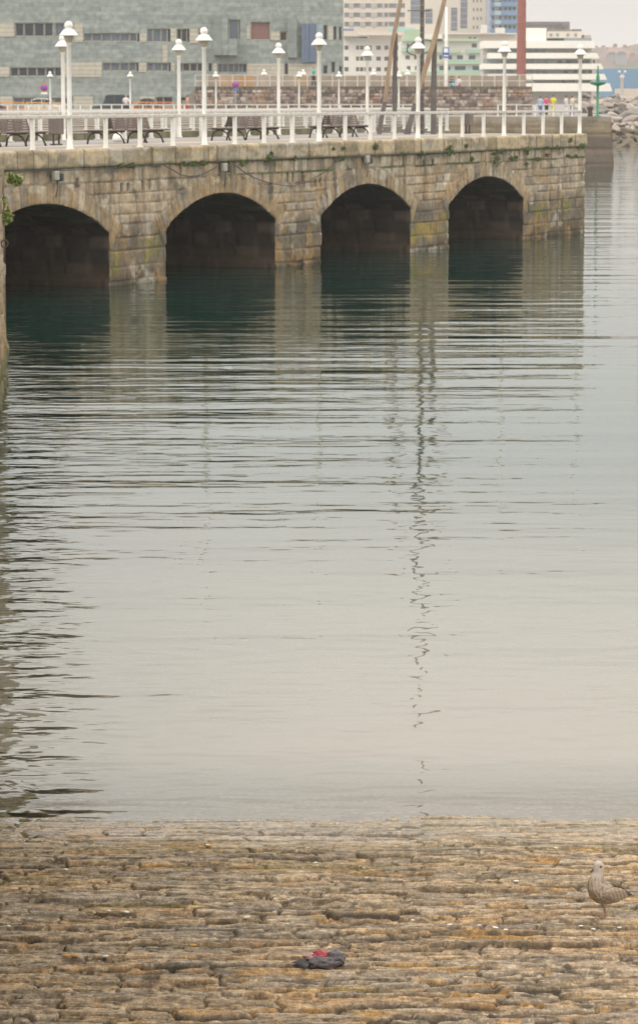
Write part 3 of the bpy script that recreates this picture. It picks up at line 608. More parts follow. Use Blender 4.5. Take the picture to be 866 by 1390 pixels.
# white bags or ducks at the bench foot
bag = MB(); bag.lathe([(0, 0), (.16, .01), (.20, .1), (.15, .24), (.05, .33), (.07, .38), (0, .38)], 12)
tag(bag.build('bag', M_white, None, loc=pier(t_at(160.5, DECK, 6.5), 6.5)), 'small white bag left on the paving behind a brown bench', 'bag')

# ------------------------------------------------------------------ timber and steel structure
def sculpture():
    Yb = 121.8
    root = empty('beam_monument', (0, 0, 0), 0, 'tall monument of leaning ochre timber beams, dark steel posts and a hoop on the pier', 'monument')
    base = at(540, 182.3, DECK); root.location = (base.x, base.y, DECK)
    O = root.location.copy()
    def W(x, y, dY=0): X, Z = wall(x, y, base.y + dY); return Vector((X, base.y + dY, Z)) - O
    def beam(name, pts, w, d, m, parent=root, dY=0):
        mb = MB(); P = [W(x, y, dY + (yy if len(q) > 2 else 0)) for q in pts for (x, y, yy) in [(q[0], q[1], q[2] if len(q) > 2 else 0)]]
        vs = []; n = len(P)
        for i, p in enumerate(P):
            dr = (P[min(i + 1, n - 1)] - P[max(i - 1, 0)]).normalized(); x = Vector((0, 1, 0)).cross(dr).normalized()
            ww = w[i] if hasattr(w, '__len__') else w
            for sx, sy in ((-1, -1), (1, -1), (1, 1), (-1, 1)): vs.append(p + x * sx * ww / 2 + Vector((0, sy * d / 2, 0)))
        fs = [(0, 1, 2, 3), tuple(4 * n - 1 - i for i in range(4))]
        for i in range(n - 1):
            for k in range(4): a = i * 4 + k; b = i * 4 + (k + 1) % 4; fs.append((a, b, b + 4, a + 4))
        return link(name, mb.add(vs, fs).mesh(name, m, .02), parent)
    beam('steel_foot', [(514.5, 182.5), (516, 170), (519.5, 152), (522.5, 137)], [.20, .18, .19, .16], .22, M_steel)
    beam('timber_beam', [(522.5, 139), (527, 100), (532, 62), (537.5, 33), (543.5, 0), (548, -30), (551, -55)], [.17, .16, .17, .17, .15, .14, .12], .26, M_wood)
    beam('steel_post', [(535.5, 182.5), (535.5, 120), (536.5, 62), (538, 45)], [.18, .19, .17, .1], .22, M_steel, dY=.3)
    beam('steel_foot', [(552, 182.5), (556, 168), (560, 154), (563, 139)], [.30, .24, .2, .16], .22, M_steel)
    beam('timber_beam', [(563, 141), (571, 112), (580, 84), (590, 52), (597, 25), (604, -4), (610, -32), (614, -60)], [.16, .19, .21, .21, .18, .17, .15, .12], .28, M_wood)
    beam('steel_post', [(588, 182.5), (588.5, 120), (589.5, 62), (591, 48)], [.23, .23, .19, .1], .24, M_steel, dY=.3)
    mast = beam('mast', [(572.5, 182.5), (572.5, 90), (573, 0), (574, -150), (574.5, -340)], [.17, .17, .17, .15, .12], .18, M_steel, dY=.9)
    rm_ = MB().bar((-.1, 0, 0), (.1, 0, 0), .03, .03).mesh('rung', mat('pale_rung', (.34, .30, .26), .6, .2))
    for k in range(52): link('rung', rm_, mast, loc=W(573, 176 - k * 9.4, .78))
    link('crossbar', MB().tube([W(553, 14.5, .7), W(584, 14.5, .7)], .025, 8).mesh('crossbar', M_steel), root)
    c = W(570.5, 64.5, .6); hp = [c + Vector((.56 * math.cos(a), .9 * math.sin(a), .10 * math.cos(a * 1 + .4) - .24 * math.sin(a))) for a in np.linspace(0, 2 * math.pi, 40)]
    link('hoop', MB().tube(hp, .026, 8).mesh('hoop', M_steel), root)
sculpture()

# ------------------------------------------------------------------ cable, boxes, weeds on the pier wall
def wallpt(px, py, o=-.16):
    # point on the front plane of the pier seen at px,py
    A = P0 + N * o; a = (px - 433) / F; b = -(py - 695) / F; d = Vector((a, CP + b * SP, -SP + b * CP))
    k = (A.dot(N)) / (d.x * N.x + d.y * N.y); return Vector((d.x * k, d.y * k, H + d.z * k))
cab = [(12, 231), (60, 232), (120, 230), (180, 227), (222, 224), (232, 229), (245, 237), (258, 239.5), (272, 238), (290, 229), (298, 224), (312, 222), (320, 225), (335, 236), (352, 244), (372, 250), (395, 252.5), (415, 248), (440, 234), (455, 221), (470, 214), (497, 212.5), (540, 209), (600, 207), (640, 205.5)]
o = MB().tube([wallpt(x, y) for x, y in cab], .016, 6).build('wall_cable', M_cable); tag(o, 'thin black cable drooping along the pier wall under the coping', 'cable')
for k, (x, y, lb) in enumerate(((76, 238.5, 'grey junction box on the pier wall above the leftmost arch'), (304.5, 227, 'grey junction box on the pier wall above the second arch'), (498, 216, 'grey junction box on the pier wall above the third arch'))):
    p = wallpt(x, y, -.16); o = empty('junction_box', p, RZ, lb, 'junction box', 'junction boxes on the pier wall')
    link('box', MB().box((0, 0, 0), (.26, .14, .26)).mesh('box', M_box, .02), o)
    link('box', MB().box((.3, .0, -.05), (.16, .12, .22)).mesh('box', M_iron, .02), o)
    link('wire', MB().tube([(.1, 0, -.12), (.12, .02, -.4), (.05, .03, -.62)], .014, 6).mesh('wire', M_cable), o)
def weed(p, r, n, hang, seed, name='wall_weed', out=(-N), m=M_weed, leaf=.05):
    rr = random.Random(seed); mb = MB(); out = Vector(out)
    for i in range(n):
        a = rr.uniform(0, 2 * math.pi); q = r * math.sqrt(rr.random()); c = Vector((0, 0, 0)) + U * (q * 1.5 * math.cos(a)) + Vector((0, 0, q * math.sin(a) * hang * .75 - r * .2 * hang)) + out * rr.uniform(.0, .5 * r)
        d = Vector((rr.uniform(-1, 1), rr.uniform(-1, 1), rr.uniform(-1, .6))).normalized(); s = d.cross(Vector((rr.uniform(-1, 1), rr.uniform(-1, 1), 1))).normalized()
        l = leaf * rr.uniform(.7, 1.8); wd = l * .35
        mb.add([c, c + d * l * .5 + s * wd, c + d * l, c + d * l * .5 - s * wd], [(0, 1, 2, 3)])
    return mb.build(name, m, None, loc=p)
spots = [(164, 223, .14), (178, 223, .16), (250, 222, .16), (275, 220, .24), (262, 221, .13), (310, 220, .12), (330, 220, .28), (365, 213, .22), (368, 208, .12), (400, 215, .14), (462, 214, .22), (452, 201, .12), (465, 201, .12), (509, 198, .16), (545, 208, .12), (572, 208, .22), (608, 203, .3), (615, 206, .15), (610, 199, .12), (632, 197, .12), (639, 215, .2), (668, 208, .2), (672, 216, .3), (692, 214, .22), (678, 205, .25), (715, 201, .2), (742, 200, .2), (755, 199, .18), (728, 215, .2), (714, 222, .18), (773, 189, .2), (788, 197, .26), (770, 211, .18), (780, 211, .2), (741, 210, .16), (700, 213, .16), (715, 207, .12)]
for i, (x, y, r) in enumerate(spots):
    r *= (.62, .8, .5)[i % 3]
    o = weed(wallpt(x, y, -.14), r, int(60 + r * 500), random.uniform(.6, 1.3), i)
    tag(o, 'small green weed tuft growing from a joint of the pier wall below the coping', 'weed', 'weeds in the joints of the pier wall')
zc = 62.5
for (x, y, r, lb) in ((15, 240, .08, 'green fern hanging from the top of the quay wall'), (24, 243, .09, 'green fern at the pier corner beside the quay wall'), (9, 291, .15, 'large leafy green plant hanging on the quay wall at the left edge'), (1, 272, .10, 'small fern at the extreme left edge of the quay wall')):
    X, Z = wall(x, y, 61.5); o = weed((X, 61.5, Z), r, 260, 1.3, int(x), 'fern', (.4, -.3, 0), leaf=.06, m=mat('fern_green', (.32, .36, .10), .6, .4, 6, c2=(.18, .23, .06))); tag(o, lb, 'fern')
X, Z = wall(4, 328, 58); rg = empty('mooring_ring', (-6.16, 57.2, Z), 0, 'rusty iron mooring ring hanging on the quay wall at the left edge', 'mooring ring')
X -= 0; mi = mat('rusty_iron', (.10, .06, .045), .8, .4)
link('ring', MB().tube([(.08 + .06 * math.cos(a), .03 * math.cos(a), .07 * math.sin(a)) for a in np.linspace(0, 2 * math.pi, 20)], .016, 8).mesh('ring', mi), rg)
link('shackle', MB().tube([(.08, 0, -.07), (.07, 0, -.36)], .016, 8).mesh('shackle', mi), rg)

# ------------------------------------------------------------------ far quay
YQ = 240.
def far_quay():
    root = empty('far_quay', (0, YQ, 0), 0, 'long brown stone quay beyond the pier ending in a battered block', 'quay wall')
    xe, _ = wall(829, 157, YQ)
    xs = np.arange(-62, xe + .01, .14); zs = np.linspace(-1, DECK, 48); X, Z = np.meshgrid(xs, zs, indexing='ij')
    sid, gap = masonry(X, Z, [-1.5, -.9, -.3, .3, .9, 1.5, 2.1, 2.7, 3.2, 3.62, 5], (1.0, 2.0), 95); h, tone, hue, joint = relief(sid, gap, X, Z, 96, 1.5, .05)
    c = np.ones(h.shape + (3,)) * np.array((.27, .205, .135)); c = mixc(c, (.34, .27, .18), sstep(.4, 1, tone)); c = mixc(c, (.40, .34, .26), sstep(3.55, 3.75, Z) * .7)
    c = mixc(c, (.115, .09, .075), sstep(2.6, 2.35, Z) * .75); c = mixc(c, (.27, .20, .15), sstep(1.5, 1.3, Z) * sstep(.9, 1.2, Z) * .6); c = mixc(c, (.14, .12, .085), sstep(.5, .7, fbm(X * .6, Z * .4, 97, 4)) * .5)
    bat = .32 * sstep(DECK, -1, Z) * sstep(xe - .5, xe, X)
    V = np.stack([X + bat, -h, Z], -1); link('wall_face', grid_mesh('wall_face', V, M_stone, c), root)
    m3 = mat('quay_end_stone', (.22, .18, .14), .85, .3, 1)
    b = .32; link('wall_end', MB().add([(xe + b, 0, -1), (xe + b + 2.5, 30, -1), (xe + 2.5, 30, DECK), (xe, 0, DECK)], [(0, 1, 2, 3)]).mesh('wall_end', m3), root)
    tag(MB().add([(-90, YQ, DECK), (xe, YQ, DECK), (xe + 2.5, YQ + 30, DECK), (xe + 2.5, 330, DECK), (-90, 330, DECK)], [(0, 1, 2, 3, 4)]).build('promenade_pavement', M_asph), kind='structure')
    tag(MB().add([(-90, YQ + 12, DECK + .006), (-12.5, YQ + 12, DECK + .006), (-12.5, YQ + 46, DECK + .006), (-90, YQ + 46, DECK + .006)], [(0, 1, 2, 3)]).build('road', mat('asphalt', (.06, .06, .062), .9, .2, 1)), kind='structure')
    tag(MB().box((-51.2, YQ + 11.8, DECK + .07), (77, .25, .14)).build('road_kerb', M_beige), kind='structure')
    # railing
    x0, _ = wall(-4, 150, YQ); x1, _ = wall(566, 150, YQ)
    rr = empty('railing', (x0, YQ + .5, DECK), 0, 'white promenade railing on the far quay in front of the parked cars', 'railing')
    pm = MB().box((0, 0, .46), (.10, .10, .92)).mesh('post', M_white); n = int((x1 - x0) / .84)
    for k in range(n + 1): link('post', pm, rr, loc=(k * .84, 0, 0))
    link('handrail', MB().box(((x1 - x0) / 2, 0, .96), (x1 - x0 + .2, .12, .09)).mesh('handrail', M_whitedull), rr)
    for z in (.3, .6): link('rail', MB().box(((x1 - x0) / 2, 0, z), (x1 - x0 + .2, .03, .04)).mesh('rail', M_whitedull), rr)
    x0, _ = wall(676, 150, YQ); x1, _ = wall(786, 150, YQ)
    r2 = empty('railing', (x0, YQ + .5, DECK), 0, 'white railing at the right end of the far quay near the walkers', 'railing')
    k = 0
    while k * 1.5 <= x1 - x0: link('post', pm, r2, loc=(k * 1.5, 0, 0)); k += 1
    link('handrail', MB().box(((x1 - x0) / 2, 0, .96), (x1 - x0 + .2, .12, .09)).mesh('handrail', M_whitedull), r2)
    names = ['small white lamp in front of the white parked car', 'small white lamp beside the person in a white shirt', 'small white lamp before the left end of the raised stone terrace', 'small white lamp in front of the terrace right of the museum panels', 'small grey-poled lamp before the terrace under the museum corner', 'small white lamp behind the left leaning beam']
    for x, n in zip((69, 177.5, 293.5, 406, 460, 541), names): X, _ = wall(x, 150, YQ + 1.2); lamp((X, YQ + 1.2, DECK), n, 'small white lamps along the far quay', .98)
    for x, n in zip((358.5, 411.5, 507, 553), ['faint white lamp behind the terrace left of centre', 'faint white lamp behind the terrace beside the taller one', 'faint white lamp behind the terrace right of the middle row lamp', 'faint white lamp behind the terrace between the leaning beams']):
        X, Z = wall(x, 94, 276); lamp((X, 276, DECK), n, 'lamps behind the raised terrace', (Z - DECK) / 3.7)
    # green beacon and bollard
    X, Zt = wall(811.2, 88, YQ + 2); bc = empty('beacon', (X, YQ + 2, DECK), 0, 'green harbour beacon pole with a cross platform on the end of the quay', 'beacon'); hh = Zt - DECK
    link('pole', MB().lathe([(.28, 0), (.28, .05), (.11, .1), (.10, hh * .58), (.095, hh * .8), (.05, hh * .97), (0, hh)], 14).mesh('pole', M_green), bc)
    X0, Z0 = wall(811, 113, YQ + 2); z = Z0 - DECK
    link('platform', MB().lathe([(0, z - .22), (.18, z - .2), (.62, z - .06), (.66, z + .02), (.66, z + .09), (.12, z + .1)], 18).mesh('platform', M_green), bc)
    link('lantern', MB().lathe([(.14, z + .1), (.15, z + .55), (.08, z + .7), (.1, z + .75)], 12).mesh('lantern', M_green), bc)
    X, _ = wall(800.5, 150, YQ + 3); tag(MB().lathe([(0, 0), (.24, 0), (.2, .1), (.17, .55), (.26, .62), (.24, .78), (0, .82)], 14).build('bollard', mat('rusty_bollard', (.09, .055, .045), .8, .3), None, loc=(X, YQ + 3, DECK)), 'dark rusty bollard beside the green beacon', 'bollard')
far_quay()
# raised stone terrace
YT = 262.
def terrace():
    x0, zt = wall(265, 117.5, YT); x1, _ = wall(722, 117.5, YT)
    root = empty('raised_terrace', (x0, YT, DECK), 0, 'raised terrace of rough brown rubble stone behind the far quay', 'terrace')
    Wd, Ht = x1 - x0, zt - DECK; xs = np.arange(0, Wd + .01, .07); zs = np.arange(0, Ht + .01, .07); X, Z = np.meshgrid(xs, zs, indexing='ij')
    sid, gap = masonry(X, Z, list(np.arange(-.2, Ht + .6, .30)), (.22, .55), 101); h, tone, hue, joint = relief(sid, gap, X, Z, 102, 2, .03)
    c = np.ones(h.shape + (3,)) * np.array((.36, .28, .23)); c = mixc(c, (.56, .48, .41), sstep(.55, .9, tone)); c = mixc(c, (.12, .09, .085), sstep(.5, .85, hue) * .85); c = mixc(c, (.42, .24, .14), sstep(.60, .7, fbm(X * .7, Z * .9, 103, 3)) * .5)
    c = mixc(c, (.10, .08, .06), joint * .6); c = mixc(c, (.11, .10, .075), sstep(Ht - .35, Ht - .2, Z) * .7); c = mixc(c, (.38, .27, .19), sstep(.75, .5, Z) * .45)
    V = np.stack([X, -h, Z], -1); link('rubble_wall', grid_mesh('rubble_wall', V, M_stone, c), root)
    mt = mat('terrace_top_stone', (.33, .28, .22), .85, .2, 1)
    mb = MB().add([(0, 0, Ht), (Wd, 0, Ht), (Wd, 9, Ht), (0, 9, Ht), (0, 0, 0), (0, 9, 0), (Wd, 0, 0), (Wd, 9, 0)], [(0, 1, 2, 3), (0, 4, 5, 3), (1, 6, 7, 2)]); link('terrace_floor', mb.mesh('terrace_floor', mt), root)
    # rear parapet of rusty tan panels
    xs = 0; r = random.Random(4); k = 0
    cols = [(.42, .30, .19), (.36, .30, .24), (.45, .27, .13), (.33, .27, .21), (.40, .34, .27)]
    pm = [mat('terrace_parapet_stone', c_, .8, .25, 1) for c_ in cols]
    while xs < Wd - .5:
        wd = r.choice([1.4, 2.2, 3.0]); wd = min(wd, Wd - xs); link('parapet_panel', MB().box((xs + wd / 2, 8.6, Ht + .5), (wd - .05, .25, .98 + .06 * r.random())).mesh('parapet_panel', r.choice(pm[:5] if xs < 9 else pm[1::2] + [pm[4]])), root); xs += wd
    st_ = MB()
    for k in range(8): st_.box((-.15 - .3 * k, 3.5, (Ht - .3 * (k + 1)) / 2), (.3, 5, max(.05, Ht - .3 * (k + 1))))
    link('steps', st_.mesh('steps', mt), root)
    # top railing
    rt = empty('railing', (x0, YT + .3, zt), 0, 'thin white railing on top of the raised stone terrace', 'railing')
    pm_ = MB().box((0, 0, .5), (.07, .07, 1.0)).mesh('post', M_whitedull)
    n = int(Wd / 1.06) 
    for k in range(n + 1): link('post', pm_, rt, loc=(k * Wd / n, 0, 0))
    for z in (.5, 1.02): link('rail', MB().box((Wd / 2, 0, z), (Wd, .05, .05)).mesh('rail', M_whitedull), rt)
    # tall white pole with blue sign
    X, Z = wall(605, 118, YT + 1.5); Xt, Zt = wall(605.5, 9, YT + 1.5); fp = empty('flag_pole', (X, YT + 1.5, Z - .02), 0, 'tall thin white pole with a blue information sign on the terrace', 'pole')
    hh = Zt - Z; link('pole', MB().lathe([(.17, 0), (.15, hh * .5), (.09, hh), (0, hh)], 12).mesh('pole', M_white), fp)
    xa, za = wall(600.5, 78, YT + 1.3); xb, zb = wall(609.5, 64, YT + 1.3)
    sg = link('sign_panel', MB().box(((xa + xb) / 2 - X, -.22, (za + zb) / 2 - Z), (xb - xa, .05, zb - za)).mesh('sign_panel', mat('blue_sign_paint', (.05, .13, .42), .4, .05), .01), fp)
    link('pictogram', MB().box(((xa + xb) / 2 - X, -.255, (za * .3 + zb * .7) - Z), (.38, .02, .36)).box(((xa + xb) / 2 - X, -.255, (za * .8 + zb * .2) - Z), (.38, .02, .1)).mesh('pictogram', M_white), sg)
    return zt
ZT = terrace()
# traffic signs
def sign(px, y0, y1, Y, label, center):
    X, Z0 = wall(px, y1, Y); _, Z1 = wall(px, y0, Y); r = (Z1 - Z0) / 2
    o = empty('traffic_sign', (X, Y, DECK), 0, label, 'traffic sign', 'no parking signs on the far quay')
    link('pole', MB().tube([(0, .06, 0), (0, .06, Z1 - DECK)], .035, 8).mesh('pole', mat('grey_galvanised', (.35, .37, .39), .5, .1, metal=.3)), o)
    M = Matrix.Rotation(R(90), 4, 'X')
    d = MB(); d.lathe([(0, 0), (r, 0), (r, .03), (0, .03)], 24); d.v = [tuple(M @ Vector(v) + Vector((0, 0, (Z0 + Z1) / 2 - DECK))) for v in d.v]
    dc = link('disc', d.mesh('disc', mat('red_sign_paint', (.55, .03, .08), .4, .05)), o)
    d = MB(); d.lathe([(0, .032), (r * .68, .032), (r * .68, .04), (0, .04)], 24); d.v = [tuple(M @ Vector(v) + Vector((0, 0, (Z0 + Z1) / 2 - DECK))) for v in d.v]
    link('blue_field', d.mesh('blue_field', mat('sign_blue', (.12, .10, .50), .4, .05)), dc)
    zc = (Z0 + Z1) / 2 - DECK
    link('red_bar', MB().bar((-r * .5, -.046, zc + r * .5), (r * .5, -.046, zc - r * .5), .01, r * .22, (0, 1, 0)).mesh('red_bar', dc.data.materials[0]), dc)
    link('lower_plate', MB().box((0, -.02, zc - r * 1.5), (r * 1.7, .02, r * .55)).mesh('lower_plate', M_white if center else mat('small_blue_plate', (.08, .16, .5), .4)), o)
sign(60.5, 114, 124, YQ + 9, 'round red and blue no stopping sign above the white car', True)
sign(320, 110, 119.5, YQ + 9, 'round red and blue no stopping sign in front of the rubble terrace', False)

# ------------------------------------------------------------------ parked cars
def car(px0, px1, Y, paint, label, suv=False, flip=False):
    x0, _ = wall(px0, 150, Y); x1, _ = wall(px1, 150, Y); Lc = x1 - x0; W_ = 1.75; hb = 1.45 if not suv else 1.75
    root = empty('parked_car', ((x0 + x1) / 2, Y, DECK + .006), math.pi if flip else 0, label, 'car', 'cars parked on the far quay')
    l = Lc / 2; body = [(-l, .28), (-l, .62), (-l * .93, .80), (-l * .55, .88), (l * .62, .92), (l * .95, .82), (l, .60), (l, .28)]
    cab_ = [(-l * .50, .88), (-l * .22, hb - .06), (-l * .05, hb), (l * .35, hb), (l * .52, hb - .1), (l * .78, .92)] if not suv else [(-l * .5, .88), (-l * .30, hb - .06), (-l * .2, hb), (l * .7, hb), (l * .84, hb - .1), (l * .94, .9)]
    mb = MB().prism(body, -W_ / 2, W_ / 2); link('body', mb.mesh('body', paint, .06), root)
    g = MB().prism(cab_, -W_ / 2 + .12, W_ / 2 - .12); link('windows', g.mesh('windows', M_glass, .04), root)
    rf = [(x, z + .02) for x, z in cab_[1:-1]]; rf2 = rf + [(x, z - .10) for x, z in rf[::-1]]
    link('roof', MB().prism(rf2, -W_ / 2 + .08, W_ / 2 - .08).mesh('roof', paint, .01), root)
    for sgn in (-1, 1):
        for x, z in ((-l * .36, hb * .5 + .44), (l * .1, 0), (l * .6, 0)):
            pb = MB().bar((x - .02, sgn * (W_ / 2 - .11), .86), (x + (.06 if x < 0 else 0), sgn * (W_ / 2 - .11), hb - .05), .07, .03, (0, 1, 0)); link('pillar', pb.mesh('pillar', paint), root)
    wm = MB(); M = Matrix.Rotation(R(90), 4, 'X'); wm.lathe([(0, -.1), (.30, -.1), (.33, -.07), (.33, .07), (.30, .1), (0, .1)], 20); wm.v = [tuple(M @ Vector(v)) for v in wm.v]; wme = wm.mesh('wheel', M_tyre)
    rm = MB(); rm.lathe([(0, -.115), (.19, -.11), (.2, .11), (0, .115)], 14); rm.v = [tuple(M @ Vector(v)) for v in rm.v]; rme = rm.mesh('rim', M_frame)
    for x in (-l * .62, l * .62):
        for y in (-W_ / 2 + .1, W_ / 2 - .1): wh = link('wheel', wme, root, loc=(x, y, .33)); link('rim', rme, wh)
    for y in (-.6, .6):
        link('headlight', MB().box((-l + .03, y, .66), (.1, .3, .14)).mesh('headlight', M_glassp), root)
        link('tail_light', MB().box((l - .03, y, .72), (.1, .28, .16)).mesh('tail_light', mat('red_lamp_plastic', (.5, .02, .02), .3)), root)
P_ = lambda n, c: mat(n, c, .3, .08, 1)
car(34, 88, YQ + 16, P_('silver_white_paint', (.62, .62, .60)), 'silver white saloon parked behind orange barriers at the left', False, True)
car(126, 182, YQ + 16, P_('dark_green_paint', (.045, .075, .075)), 'dark green hatchback parked behind the person in a white shirt', True)
car(184, 222, YQ + 22, P_('grey_paint', (.13, .13, .14)), 'dark grey car with red lights behind the orange barriers', False, True)
car(-40, 7.5, YQ + 4, P_('black_paint', (.03, .03, .035)), 'black car cut off by the left edge of the photo')
# orange barriers
def barrier(px0, px1, Y, y0, c, label, nb):
    x0, z0 = wall(px0, y0, Y); x1, _ = wall(px1, y0, Y); hh = z0 - DECK; mo = mat('orange_barrier_paint', c, .5, .15)
    o = empty('barrier', (x0, Y, DECK), 0, label, 'barrier', 'orange barriers on the far quay'); W_ = x1 - x0
    f = MB()
    for z in (hh - .05, hh * .5, .18): f.box((W_ / 2, 0, z), (W_, .05, .08 if z != hh * .5 else .10))
    for x in (.05, W_ - .05): f.box((x, 0, hh / 2), (.07, .06, hh)).box((x, 0, .03), (.08, .5, .05))
    link('frame', f.mesh('frame', mo), o)
    for k in range(nb): link('upright', MB().box((W_ * (k + 1) / (nb + 1), .02, hh / 2), (.05, .03, hh - .3)).mesh('upright', mo), o)
OR = (.75, .28, .05)
barrier(1, 34, YQ + 8, 138.5, OR, 'orange barrier at the far left beside the silver white car', 3); barrier(36, 60, YQ + 8, 138.5, (.78, .42, .08), 'yellow orange barrier before the front of the silver white car', 2)
barrier(62, 90, YQ + 8, 139, (.78, .42, .08), 'yellow orange barrier before the rear of the silver white car', 2)
barrier(181, 207, YQ + 8, 138, OR, 'orange barrier right of the person in a white shirt', 2); barrier(208, 234, YQ + 8, 138, (.75, .20, .06), 'red orange barrier left of the person in red', 2); barrier(236, 251, YQ + 8.5, 143, (.8, .12, .05), 'bright red low barrier next to the person in red', 1)
# ------------------------------------------------------------------ people
def skin_mesh(name, verts, edges, radii, m, sub=1):
    me = bpy.data.meshes.new(name + '_src'); me.from_pydata(verts, edges, [])
    o = bpy.data.objects.new(name + '_src', me); COL.objects.link(o)
    o.modifiers.new('skin', 'SKIN'); sm = o.modifiers.new('sub', 'SUBSURF'); sm.levels = sub; sm.render_levels = sub
    sv = me.skin_vertices[0].data
    for i, r in enumerate(radii): sv[i].radius = (r, r) if not hasattr(r, '__len__') else r
    sv[0].use_root = True
    dg = bpy.context.evaluated_depsgraph_get(); out = bpy.data.meshes.new_from_object(o.evaluated_get(dg)); out.name = name
    COL.objects.unlink(o); bpy.data.objects.remove(o)
    out.materials.clear(); out.materials.append(m)
    out.polygons.foreach_set('use_smooth', [True] * len(out.polygons)); return out
M_skin = mat('skin', (.50, .32, .24), .6, .05)
def person(loc, h, face, shirt, pants, hair, label, sit=False, stride=.12, arm=.0):
    root = empty('person', loc, face, label, 'person'); s = h / 1.75
    if not sit:
        V = [(0, 0, .95), (0, 0, 1.12), (0, 0, 1.32), (0, .0, 1.44), (0, -.01, 1.52), (0, -.02, 1.62), (0, -.02, 1.70),
             (.09, 0, .90), (.10, stride * .6, .50), (.10, stride, .09), (.11, stride - .13, .04), (-.09, 0, .90), (-.10, -stride * .5, .50), (-.10, -stride, .09), (-.11, -stride - .13, .04),
             (.19, 0, 1.40), (.24, -.02, 1.13), (.22, -.12 - arm, .92 + arm), (.21, -.16 - arm, .86 + arm * 1.2), (-.19, 0, 1.40), (-.24, .03, 1.13), (-.23, -.05, .88), (-.22, -.07, .80)]
    else:
        V = [(0, 0, .14), (0, .03, .32), (0, .05, .50), (0, .05, .62), (0, .04, .70), (0, .03, .79), (0, .03, .86),
             (.09, -.05, .13), (.14, -.42, .32), (.15, -.72, .09), (.15, -.84, .05), (-.09, -.05, .13), (-.14, -.42, .30), (-.15, -.72, .09), (-.15, -.84, .05),
             (.19, .05, .58), (.25, .0, .35), (.2, -.16, .25), (.18, -.22, .22), (-.19, .05, .58), (-.25, .08, .33), (-.24, .1, .12), (-.24, .1, .07)]
    E = [(0, 1), (1, 2), (2, 3), (3, 4), (4, 5), (5, 6), (0, 7), (7, 8), (8, 9), (9, 10), (0, 11), (11, 12), (12, 13), (13, 14), (3, 15), (15, 16), (16, 17), (17, 18), (3, 19), (19, 20), (20, 21), (21, 22)]
    Rr = [(.15, .11), (.13, .10), (.16, .11), (.10, .08), (.055, .055), (.088, .10), (.07, .08), .09, .06, .045, .035, .09, .06, .045, .035, .06, .045, .035, .03, .06, .045, .035, .03]
    def sc_(V): return [tuple(c * s for c in v) for v in V]
    link('body', skin_mesh('body', sc_(V), E, [tuple(a * s for a in r) if hasattr(r, '__len__') else r * s for r in Rr], M_skin), root)
    sub = lambda ids, E2, Rs: (sc_([V[i] for i in ids]), E2, [tuple(a * s for a in r) if hasattr(r, '__len__') else r * s for r in Rs])
    a, b, c_ = sub([0, 1, 2, 3, 15, 16, 19, 20], [(0, 1), (1, 2), (2, 3), (3, 4), (4, 5), (3, 6), (6, 7)], [(.16, .13), (.155, .125), (.185, .135), (.12, .10), .08, .065, .08, .065])
    link('shirt', skin_mesh('shirt', a, b, c_, shirt), root)
    a, b, c_ = sub([0, 7, 8, 9, 11, 12, 13], [(0, 1), (1, 2), (2, 3), (0, 4), (4, 5), (5, 6)], [(.165, .13), .11, .085, .065, .11, .085, .065])
    link('trousers', skin_mesh('trousers', a, b, c_, pants), root)
    hd = Vector(V[5]) * s; hm = MB()
    hm.lathe([(.105 * s * math.cos(q), .115 * s * math.sin(q)) for q in np.linspace(-.15, math.pi / 2, 7)], 14, (hd.x, hd.y + .02 * s, hd.z + .035 * s)); link('hair', hm.mesh('hair', hair), root)
    return root
fab = lambda n, c: mat(n, c, .8, .1)
DK = fab('dark_cloth', (.03, .035, .05)); BR = fab('brown_hair', (.08, .05, .03)); WH = fab('white_cloth', (.72, .68, .70)); PK = fab('pink_cloth', (.75, .10, .22)); YL = fab('yellow_cloth', (.72, .66, .05)); TL = fab('teal_cloth', (.02, .38, .34)); RD = fab('red_cloth', (.42, .06, .08)); SM = fab('salmon_cloth', (.62, .28, .22)); BL = fab('light_blue_cloth', (.40, .50, .66)); GY = fab('grey_cloth', (.3, .3, .32)); GR = fab('grey_hair', (.35, .25, .22))
def px_person(px, Y, z, *a, **k): X, _ = wall(px, 140, Y); return person((X, Y, z), *a, **k)
px_person(171.5, YQ + 3, DECK, 1.78, R(180), WH, DK, GR, 'person in a white shirt and dark trousers behind the promenade railing')
px_person(255, YQ + 6, DECK, 1.72, R(90), SM, RD, BR, 'person in a salmon top and dark red trousers walking left of the terrace', stride=.22)
px_person(426, YT + 1, ZT, 1.7, R(120), TL, DK, fab('auburn_hair', (.30, .12, .05)), 'person with auburn hair in a teal top standing on the terrace', arm=.2)
px_person(741.5, YQ + 7, DECK, 1.68, R(20), PK, DK, BR, 'person in a bright pink top at the right end of the far quay')
px_person(750.5, YQ + 7, DECK, 1.75, R(-20), YL, YL, BR, 'person dressed in yellow beside the one in pink')
px_person(733, YQ + 6, DECK, 1.65, R(10), BL, fab('blue_cloth', (.12, .2, .45)), BR, 'person in a pale blue top and blue trousers left of the one in pink')
px_person(768, YQ + 6, DECK, 1.7, R(60), WH, WH, BR, 'person dressed in white near the right end of the far quay', stride=.2)
px_person(776, YQ + 7, DECK, 1.68, R(-60), fab('cream_cloth', (.70, .58, .42)), GY, BR, 'person in a cream top and grey trousers near the rightmost lamp')
px_person(613, YT + .9, ZT, 1.7, R(20), DK, fab('teal_shorts', (.2, .55, .6)), BR, 'person in dark top sitting at the terrace edge by the white pole', sit=True)
px_person(622, YT + .9, ZT, 1.7, R(-20), WH, fab('pink_shorts', (.6, .3, .4)), BR, 'person in a white top sitting at the terrace edge right of the white pole', sit=True)

